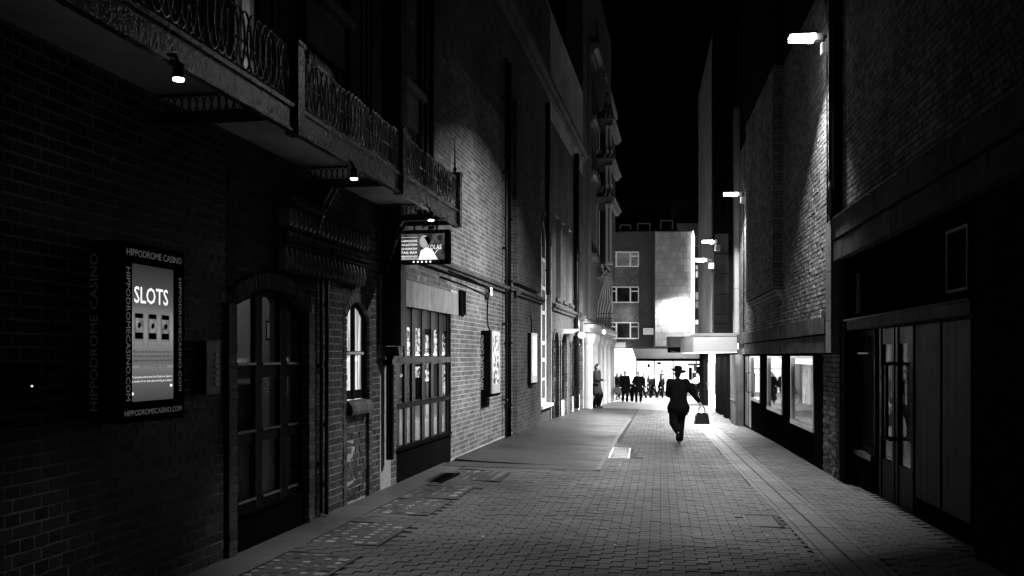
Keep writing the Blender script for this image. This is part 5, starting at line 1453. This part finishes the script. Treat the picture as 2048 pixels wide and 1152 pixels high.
Ya = 55.4
m = MB(); m.prism([(Ys, fz_(696, Ys)), (Ya, fz_(717, Ya)), (Ya+.03, fz_(717, Ya)-.02), (Ys, fz_(696, Ys)-.08)], 'x', fx(1272, Ya), fx(1404, Ya)); part("awning_slope", m, mat("awning_cloth", .10, .8, .3, 8), aw)
m = MB(); m.box(fx(1272, Ya), fx(1404, Ya), Ya-.02, Ya, fz_(722.5, Ya), fz_(717, Ya)-.01); part("valance", m, M_matblack, aw)
m = MB(); m.box(fx(1271, Ys), fx(1405, Ys), Ys-.1, Ys+.02, fz_(695.5, Ys), fz_(693.5, Ys)); part("awning_box", m, M_grey, aw)
text(aw, "OPEN LATE", M_textdim, (fx(1318, Ya), Ya-.025, fz_(721.5, Ya)), (1,0,0), (0,0,1), .12) if False else None
m = MB(); m.box(-28, 46, 54.2, 57.6, -1.4, G(6, 56)+.12); solo_k = struct("far_pavement", m, M_stoneD)

# unseen lamps added round both corners to brighten the far ground
for k, (x_, y_, lab) in enumerate(((-1.5, 49.5, "unseen lamp added round the left corner of the far cross street"), (15.5, 48.5, "unseen lamp added round the right corner of the far cross street"))):
    t = thing("added_street_lamp", lab, "street lamp", FW, (x_, y_, -.8))
    m = MB(); m.lathe((x_, y_, -.8), [(.12, 0), (.08, .6), (.05, 6.4)], 10); part("lamp_post", m, M_iron, t)
    sgn = 1 if k == 0 else -1
    m = MB(); m.tube([(x_, y_, 5.55), (x_+sgn*.8, y_, 5.9), (x_+sgn*2.6, y_, 5.9)], .04, 8); part("lamp_arm", m, M_iron, t)
    m = MB(); m.ball((x_+sgn*2.8, y_, 5.85), (.35, .2, .1), 12, 6); part("lamp_head", m, E_bulb, t)
    light("lamp_light", 'SPOT', FW, (x_+sgn*2.8, y_, 5.7), 14000*P_FAR, t, aim=(x_+sgn*4.4, y_-.6, -.8), spot_size=R(112), spot_blend=.5, shadow_soft_size=.3)

# =================================================================== PEOPLE
def sweep(bm_v, bm_f, p0, r0, p1, r1, fy=1.0, seg=12):
    p0, p1 = Vector(p0), Vector(p1); d = p1-p0
    L_ = d.length; t = d/L_ if L_ > 1e-6 else Vector((0,0,1))
    yv = Vector((0,1,0)); e2 = yv - t*yv.dot(t)
    if e2.length < .2: xv = Vector((1,0,0)); e2 = xv - t*xv.dot(t)
    e2.normalize(); e1 = e2.cross(t)
    rings = []
    for a in (-90, -55, -25, 0): rings.append((p0 + t*r0*math.sin(R(a)), r0*math.cos(R(a)) if a > -90 else .0005))
    for a in (0, 25, 55, 90): rings.append((p1 + t*r1*math.sin(R(a)), r1*math.cos(R(a)) if a < 90 else .0005))
    o = len(bm_v)
    for c, r in rings:
        for k in range(seg):
            q = 2*math.pi*k/seg; bm_v.append(tuple(c + e1*(r*math.cos(q)) + e2*(r*fy*math.sin(q))))
    n = len(rings)
    for i in range(n-1):
        for k in range(seg):
            l = (k+1) % seg; bm_f.append((o+i*seg+k, o+i*seg+l, o+(i+1)*seg+l, o+(i+1)*seg+k))
    bm_f.append(tuple(o+k for k in range(seg))[::-1]); bm_f.append(tuple(o+(n-1)*seg+k for k in range(seg)))

def blob(prims, voxel=.014, sm=6):
    V, Fc = [], []
    for p in prims:
        if p[0] == 'c': sweep(V, Fc, p[1], p[2], p[3], p[4], p[5] if len(p) > 5 else 1.0)
        else:
            b = MB(); b.ball(p[1], p[2], 14, 9); o = len(V); V.extend(b.v); Fc.extend([tuple(i+o for i in f) for f in b.f])
    me = bpy.data.meshes.new("blob"); me.from_pydata(V, [], Fc)
    bmx = bmesh.new(); bmx.from_mesh(me); bmesh.ops.recalc_face_normals(bmx, faces=bmx.faces); bmx.to_mesh(me); bmx.free()
    ob_ = bpy.data.objects.new("blob", me); col.objects.link(ob_)
    rm_ = ob_.modifiers.new("r", 'REMESH'); rm_.mode = 'VOXEL'; rm_.voxel_size = voxel; rm_.use_smooth_shade = True
    s_ = ob_.modifiers.new("s", 'SMOOTH'); s_.factor = .5; s_.iterations = sm
    dg = bpy.context.evaluated_depsgraph_get(); dg.update()
    out = bpy.data.meshes.new_from_object(ob_.evaluated_get(dg))
    bpy.data.objects.remove(ob_); bpy.data.meshes.remove(me)
    return out
def ik(a, b, l1, l2, pole):
    a, b = Vector(a), Vector(b); d = b-a; L_ = min(d.length, (l1+l2)*.999); t = d.normalized()
    b = a + t*L_; x = (l1*l1-l2*l2+L_*L_)/(2*L_); h = math.sqrt(max(0, l1*l1-x*x))
    p = Vector(pole); p = (p - t*p.dot(t)).normalized()
    return a + t*x + p*h, b
M_skin = mat("skin", .34, .55, .1, 8); M_cloth = mat("dark_cloth", .004, .95, .3, 12, spec=0)
M_cloth2 = mat("charcoal_cloth", .008, .9, .3, 12, spec=0); M_cloth3 = mat("grey_cloth", .03, .85, .4, 9, spec=.2)
M_pale = mat("pale_cloth", .5, .85, .4, 9, spec=.2); M_hair = mat("dark_hair", .02, .6, .3, 30); M_shoe = mat("black_leather", .015, .35, .2, 9)
M_hairg = mat("fair_hair", .2, .6, .3, 30)

def hand(pr, wrist, dirv, palm_n, curl=.4, s=1.0):
    w = Vector(wrist); d = Vector(dirv).normalized(); n = Vector(palm_n); n = (n - d*n.dot(d)).normalized(); sd = d.cross(n)
    pr.append(('c', w, .026*s, w+d*.075*s, .034*s, .55))
    for i, (off, ln) in enumerate(((-.030, .070), (-.010, .080), (.010, .075), (.029, .058))):
        b = w + d*.082*s + sd*off*s; m1 = b + (d*math.cos(curl)+n*math.sin(curl))*ln*.5*s; m2 = m1 + (d*math.cos(curl*2.4)+n*math.sin(curl*2.4))*ln*.5*s
        pr.append(('c', b - d*.02*s, .0095*s, m1, .009*s)); pr.append(('c', m1, .009*s, m2, .008*s))
    b = w + d*.03*s - sd*.028*s; m1 = b + (d*.5 - sd*.8 + n*.3).normalized()*.035*s; m2 = m1 + (d*.85 - sd*.3 + n*.45).normalized()*.032*s
    pr.append(('c', b, .012*s, m1, .0105*s)); pr.append(('c', m1, .0105*s, m2, .009*s))

def person(label, pos, height, face, lf=(-.10, 0, 0), rf=(.10, 0, 0), lh=(-.30, -.05, .80), rh=(.30, -.05, .80),
           coat=.80, flare=.06, lean=0.0, skirt=None, mats=None, hair="short", tilt=0.0, voxel=.018, hat=False, open_front=True, bulk=1.0, legs=1.0, group=None, twist=0.0, hem_kick=0.0, lfp=None, rfp=None):
    """a figure about 1.75 m tall that faces -y before it is turned; feet, hands in metres"""
    mc, mt, mh = mats or (M_cloth, M_cloth, M_hair)
    F = Frame((pos[0], pos[1]), face); s = height/1.75
    t = thing("person", label, "person", F, (0, 0, pos[2]), group=group)
    def P(a, b, c): return Vector((a, b, c))
    hip = P(0, lean*.1, .92); hl, hr = hip+P(-.095,0,0), hip+P(.095,0,0)
    ch = P(0, -lean*.6, 1.30); nk = P(0, -lean*.95, 1.48); hd = P(tilt*.0, -lean*1.15-.02, 1.63)
    sl, sr = P(-.185, -lean*.8, 1.425), P(.185, -lean*.8, 1.425)
    la = P(*lf)+P(0, .04, .085); ra = P(*rf)+P(0, .04, .085)
    kl, la2 = ik(hl, la, .44, .43, (-.1, -1, .1)); kr, ra2 = ik(hr, ra, .44, .43, (.1, -1, .1))
    el, wl_ = ik(sl, P(*lh), .29, .25, (-.5, .8, -.3)); er, wr = ik(sr, P(*rh), .29, .25, (.5, .8, -.3))
    body = []
    body += [('c', hip, .13, ch, .145, .72), ('c', ch, .14, nk-P(0,0,.06), .10, .65), ('c', nk-P(0,0,.06), .058, hd-P(0,0,.05), .050),
             ('e', hd, (.074, .094, .115)), ('e', hd+P(0,-.045,-.055), (.052, .050, .055)), ('e', hd+P(0,-.098,-.012), (.014, .020, .022)),
             ('e', hd+P(-.075,.01,-.01), (.012, .02, .03)), ('e', hd+P(.075,.01,-.01), (.012, .02, .03)), ('e', hd+P(0,-.088,-.062), (.024, .012, .009))]
    for a, b, c in ((sl, el, wl_), (sr, er, wr)): body += [('c', a, .052, b, .040), ('c', b, .040, c, .026)]
    for a, b, c in ((hl, kl, la2), (hr, kr, ra2)): body += [('c', a, .085, b, .055), ('c', b, .055, c, .036)]
    hand(body, wl_, (wl_-el), (1, 0, 0)); hand(body, wr, (wr-er), (-1, 0, 0))
    for k, (a, f) in enumerate(((la2, lf), (ra2, rf))): 
        pit = (lfp, rfp)[k]
        d = Vector((0, -1, -.32)) if pit is None else Vector(pit); d.normalize()
        body += [('c', a, .034, a + d*.15, .026)]
    def put(name, prims, m_, vx=voxel, sm=5, lab=None):
        me = blob(prims, vx, sm); me.materials.clear(); me.materials.append(m_); me.name = name
        if s != 1: me.transform(Matrix.Scale(s, 4))
        o = bpy.data.objects.new(name, me); col.objects.link(o); o.parent = t; OFF[o.name] = OFF[t.name]; FRM[o.name] = F
        return meta(o, lab)
    put("body", body, M_skin, min(voxel, .012))
    # trousers or skirt
    if skirt:
        put("skirt", [('c', hip, .15, P(0, .02, skirt+.05), .20, .75), ('e', P(0,.02,skirt+.08), (.24, .18, .09))], mt)
        put("tights", [q for a, b, c in ((hl, kl, la2), (hr, kr, ra2)) for q in (('c', a, .09, b, .06), ('c', b, .06, c, .040))], mt)
    else:
        put("trousers", [('c', hip, .145, hip+P(0,0,.1), .14, .75)] + [q for a, b, c in ((hl, kl, la2), (hr, kr, ra2)) for q in
            (('c', a, .105*legs, b, .080*legs), ('c', b, .080*legs, b+(c-b)*.93, .072*legs))], mt)
    cp = [('c', P(0, lean*.0, 1.02), .158*bulk, ch, .172*bulk, .74), ('c', ch, .17*bulk, nk-P(0,0,.09), .125, .70), ('c', sl+P(.02,0,-.01), .068*bulk, sr-P(.02,0,.01), .068*bulk, .9),
          ('c', P(0, 0, 1.0), .160*bulk, P(hem_kick*.4, 0, coat+.10), .165*bulk+flare, .74), ('c', nk+P(0,.02,-.07), .075, nk+P(0,.01,-.02), .068)]
    for a, b, c in ((sl, el, wl_), (sr, er, wr)): cp += [('c', a, .072*bulk, b, .062*bulk), ('c', b, .062*bulk, b+(c-b)*.94, .052)]
    put("coat", cp, mc)
    for a, pit in ((la2, lfp), (ra2, rfp)):
        d = Vector((0, -1, -.30)) if pit is None else Vector(pit); d.normalize()
        put("shoe", [('c', a+P(0,.015,-.03), .044, a+d*.17, .036, 1.0), ('e', a+P(0,.03,-.055), (.036, .045, .03))], M_shoe)
    if hat:
        zt = hd.z+.045
        m = MB(); m.lathe((0, 0, 0), [(.188, .014), (.192, .0), (.10, -.006), (.094, .01), (.096, .10), (.080, .135), (.045, .128)], 22)
        rot = Matrix.Rotation(R(-9), 3, 'X') @ Matrix.Rotation(R(-10), 3, 'Y')
        m.v = [tuple((rot @ Vector((v[0], v[1]*1.12, v[2] + (.035*abs(v[0]/.17)**2 if abs(v[2]) < .02 else 0)))) + Vector((hd.x, hd.y+.01, zt))) for v in m.v]
        me = m.mesh("hat", M_cloth, (0,0,0), True); me.transform(Matrix.Scale(s, 4))
        o = bpy.data.objects.new("hat", me); col.objects.link(o); o.parent = t; OFF[o.name] = OFF[t.name]; FRM[o.name] = F
        put("hair", [('e', hd+P(0,.035,-.02), (.072, .070, .085))], mh, .010)
    else:
        hp = [('e', hd+P(0,.018,.022), (.083, .098, .110)), ('e', hd+P(0,.05,-.02), (.076, .066, .09))]
        if hair == "long": hp += [('c', hd+P(0,.055,0), .075, hd+P(0,.07,-.22), .065), ('c', hd+P(-.06,.03,0), .035, hd+P(-.07,.03,-.2), .03), ('c', hd+P(.06,.03,0), .035, hd+P(.07,.03,-.2), .03)]
        if hair == "hood": hp += [('e', hd+P(0,.05,-.03), (.095, .09, .12))]
        if hair == "bun": hp += [('e', hd+P(0,.03,.13), (.05, .05, .055))]
        o = put("hair", hp, mh, .012)
        # keep the face clear of hair
        for v in o.data.vertices:
            if v.co.y < (hd.y-.045)*s and v.co.z < (hd.z+.055)*s: v.co.y = (hd.y-.045)*s
    return t, F, s, wl_, wr

def handbag(label, F, base, w, h, d, grip, name="handbag", curved=True):
    """base: centre of the foot of the bag in the frame of its carrier; grip: the hand"""
    t = thing(name, label, "bag", F, (base[0], base[1], base[2]))
    x, y, z = base
    m = MB(); n = 8
    prof = [(-w/2, z), (w/2, z), (w/2*.98, z+h*.1), (w/2*.80, z+h*.88), (w/2*.66, z+h), (-w/2*.66, z+h), (-w/2*.80, z+h*.88), (-w/2*.98, z+h*.1)]
    m.prism([(x+a, b) for a, b in prof], 'y', y-d/2, y+d/2); part("bag_body", m, M_shoe, t)
    m = MB(); m.box(x-w*.34, x+w*.34, y-d*.52, y+d*.52, z+h+.001, z+h+.02); part("bag_frame", m, M_iron, t)
    for sy in (-1, 1):
        m = MB(); g = Vector(grip); top = min(g.z, z+h+.16)
        m.tube([(x-w*.22, y+sy*d*.4, z+h), (x-w*.20, y+sy*d*.34, z+h+(top-z-h)*.6), (x-w*.06, y+sy*d*.1, top), (x+w*.06, y+sy*d*.1, top), (x+w*.20, y+sy*d*.34, z+h+(top-z-h)*.6), (x+w*.22, y+sy*d*.4, z+h)], .008, 6)
        part("bag_handle", m, M_shoe, t, smooth=True)
    return t

def gp(px, py):
    X_, Y_ = ground_px(px, py); return (X_, Y_, G(X_, Y_))

# the walking man in the hat : faces away from the camera, so his own left is our left
gm = gp(1357, 886)
hgt = 149/(FPX/gm[1])
# in his frame (turned by 180 degrees) +x is our left
mn = person("man in a hat and dark suit walking away, one arm out with a bag", gm, hgt, R(180),
            lf=(-.01, .02, 0), rf=(.10, .42, .24), lh=(-.50, .02, .93), rh=(.10, -.34, 1.08), coat=.73, flare=.06, lean=.10, bulk=1.30, legs=1.28,
            mats=(M_cloth, M_cloth, M_hair), hat=True, voxel=.012, rfp=(0, -.5, -.9))
Fm, sm_ = mn[1], mn[2]
hnd = Vector(mn[3])*sm_
m = MB(); z_ = gm[2]
bx_ = hnd.x-.07
handbag("black leather doctor-style bag carried by the walking man in the hat", Fm, (bx_, hnd.y-.02, gm[2]+hnd.z-.10*sm_-.12-.30*sm_), .31*sm_/.9, .25*sm_, .15, (hnd.x-.03, hnd.y, gm[2]+hnd.z-.08), name="leather_bag")
# white collar and a tassel below the jacket
me = MB(); me.lathe((0, -.095*sm_, 1.475*sm_), [(.064*sm_, 0), (.060*sm_, .022)], 14)
o = bpy.data.objects.new("collar", me.mesh("collar", M_pale)); col.objects.link(o); o.parent = mn[0]
me = MB(); me.tube([(-.15*sm_, .02, .80*sm_), (-.19*sm_, .02, .73*sm_), (-.21*sm_, .02, .70*sm_), (-.20*sm_, .02, .62*sm_)], .010, 6); me.tube([(-.19*sm_, .02, .73*sm_), (-.24*sm_, .02, .72*sm_)], .008, 6)
o = bpy.data.objects.new("tassel", me.mesh("tassel", M_cloth)); col.objects.link(o); o.parent = mn[0]

# the man standing at the left, seen from the side and looking up
gl_ = gp(1194, 816)
ml = person("man in a long grey coat standing at the left, bag on his arm", gl_, 88/(FPX/gl_[1]), R(62),
            lf=(-.09, .05, 0), rf=(.09, -.06, 0), lh=(-.10, -.30, 1.12), rh=(.27, .02, .80), coat=.58, flare=.05, mats=(M_cloth3, M_cloth, M_cloth3), hair="hood", voxel=.015, bulk=1.25, legs=1.2)
handbag("dark shoulder bag held by the standing man at the left", ml[1], (.30, .12, gl_[2]+.50), .34, .26, .14, (.27, .05, gl_[2]+.86), name="shoulder_bag")

fpx = lambda a: FPX
people = [
 ("pale-skirted woman walking behind the standing man, farthest left of the crowd", 1219, 801, 60, 70, dict(skirt=.45, coat=.88, hair="bun", lf=(-.08, -.20, 0), rf=(.08, .22, .02), mats=(M_cloth3, M_pale, M_hair))),
 ("long-haired woman in a short dark coat walking away beside the pale skirt", 1234, 801, 57, 200, dict(skirt=.62, coat=.80, hair="long", lf=(-.08, -.25, 0), rf=(.08, .25, .05), mats=(M_cloth2, M_cloth2, M_hairg))),
 ("man in an open dark overcoat walking towards the camera with a briefcase", 1250, 805, 63, 5, dict(coat=.62, flare=.05, lf=(-.09, .14, 0), rf=(.09, -.14, 0), lh=(-.30, .02, .82))),
 ("slight figure in black partly hidden between the two men in the crowd", 1264, 804, 42, -10, dict(coat=.75, lf=(-.06, .10, 0), rf=(.06, -.10, 0))),
 ("broad man in a dark jacket walking towards the camera, hand on hip", 1277, 806, 63, -8, dict(coat=.74, flare=.06, lf=(-.12, -.12, 0), rf=(.12, .10, 0), lh=(-.22, -.14, 1.02), rh=(.32, -.08, .84))),
 ("person in a short black jacket following the long-haired woman, partly behind the overcoat man", 1242, 799, 52, 150, dict(coat=.80, lf=(-.07, -.15, 0), rf=(.07, .18, .02), mats=(M_cloth2, M_cloth, M_hair))),
 ("dark figure just right of the broad man, half hidden by his shoulder", 1287, 797, 50, -100, dict(coat=.72, lf=(-.06, .15, 0), rf=(.06, -.15, 0))),
 ("small distant figure standing between the striding figure and the long dark coat", 1302, 795, 44, 20, dict(coat=.76, mats=(M_cloth2, M_cloth2, M_hair))),
 ("woman in a long dark coat walking right behind the crowd", 1297, 792, 42, 95, dict(coat=.55, hair="long", lf=(-.06, -.10, 0), rf=(.06, .18, .05), mats=(M_cloth2, M_cloth2, M_hair))),
 ("dark-haired figure striding left towards the embracing pair", 1307, 797, 47, -75, dict(coat=.80, lf=(-.06, -.25, 0), rf=(.06, .28, .03), lh=(-.15, -.35, 1.15))),
 ("man with a backpack bending towards the striding figure", 1320, 797, 47, 80, dict(coat=.80, lf=(-.06, -.22, 0), rf=(.06, .26, .03), lean=.16, rh=(.2, -.3, 1.15))),
 ("taller passer-by whose head shows over the bending man", 1324, 793, 53, 60, dict(coat=.78, lf=(-.06, -.05, 0), rf=(.06, .1, 0))),
 ("woman at the right clutching a pale bundle in front of the shop", 1395, 799, 52, -30, dict(skirt=.5, coat=.82, hair="long", lh=(-.10, -.22, 1.12), rh=(.12, -.22, 1.10))),
]
for lab, px, py, hp_, fc_, kw in people:
    kw.setdefault("bulk", 1.18); kw.setdefault("legs", 1.1)
    g_ = gp(px, py); Yp = g_[1]
    person(lab, g_, hp_/(FPX/Yp), R(fc_), voxel=.024, group="people walking at the far end of the lane", **kw)
g_ = gp(1250, 805); Ff = Frame((g_[0], g_[1]), R(5))
handbag("dark briefcase in the hand of the man in the open overcoat", Ff, (-.36, -.0, g_[2]+.44), .38, .26, .12, (-.32, 0, g_[2]+.80), name="briefcase")
g_ = gp(1395, 799); Ff = Frame((g_[0], g_[1]), R(-30))
m = MB(); m.ball((0, -.28, g_[2]+1.02), (.22, .13, .17), 12, 8); m.ball((.08, -.30, g_[2]+1.14), (.12, .10, .10), 10, 6)
solo("cloth_bundle", m, M_pale, "pale bundle held in the arms of the woman at the right", "bundle", Ff, (0, -.28, g_[2]+1.0), smooth=True)

# scraps on the paving
m = MB()
for k in range(60):
    Yq = random.uniform(7, 20); Xq = random.uniform(XL(Yq)+.5, XR(Yq)-.6); z_ = G(Xq, Yq)+.006; a = random.uniform(0, 3); r_ = random.uniform(.006, .014)
    m.add([(Xq+r_*math.cos(a+q)*(1.8 if q % 2 else 1), Yq+r_*math.sin(a+q), z_) for q in (0, 1.6, 3.1, 4.7)], [(0,1,2,3)])
solo("litter", m, mat("paper_scrap", .7, .8, .2), "tiny pale scraps scattered over the paving bricks", "litter", FW, (0, 0, 0), kind="stuff")
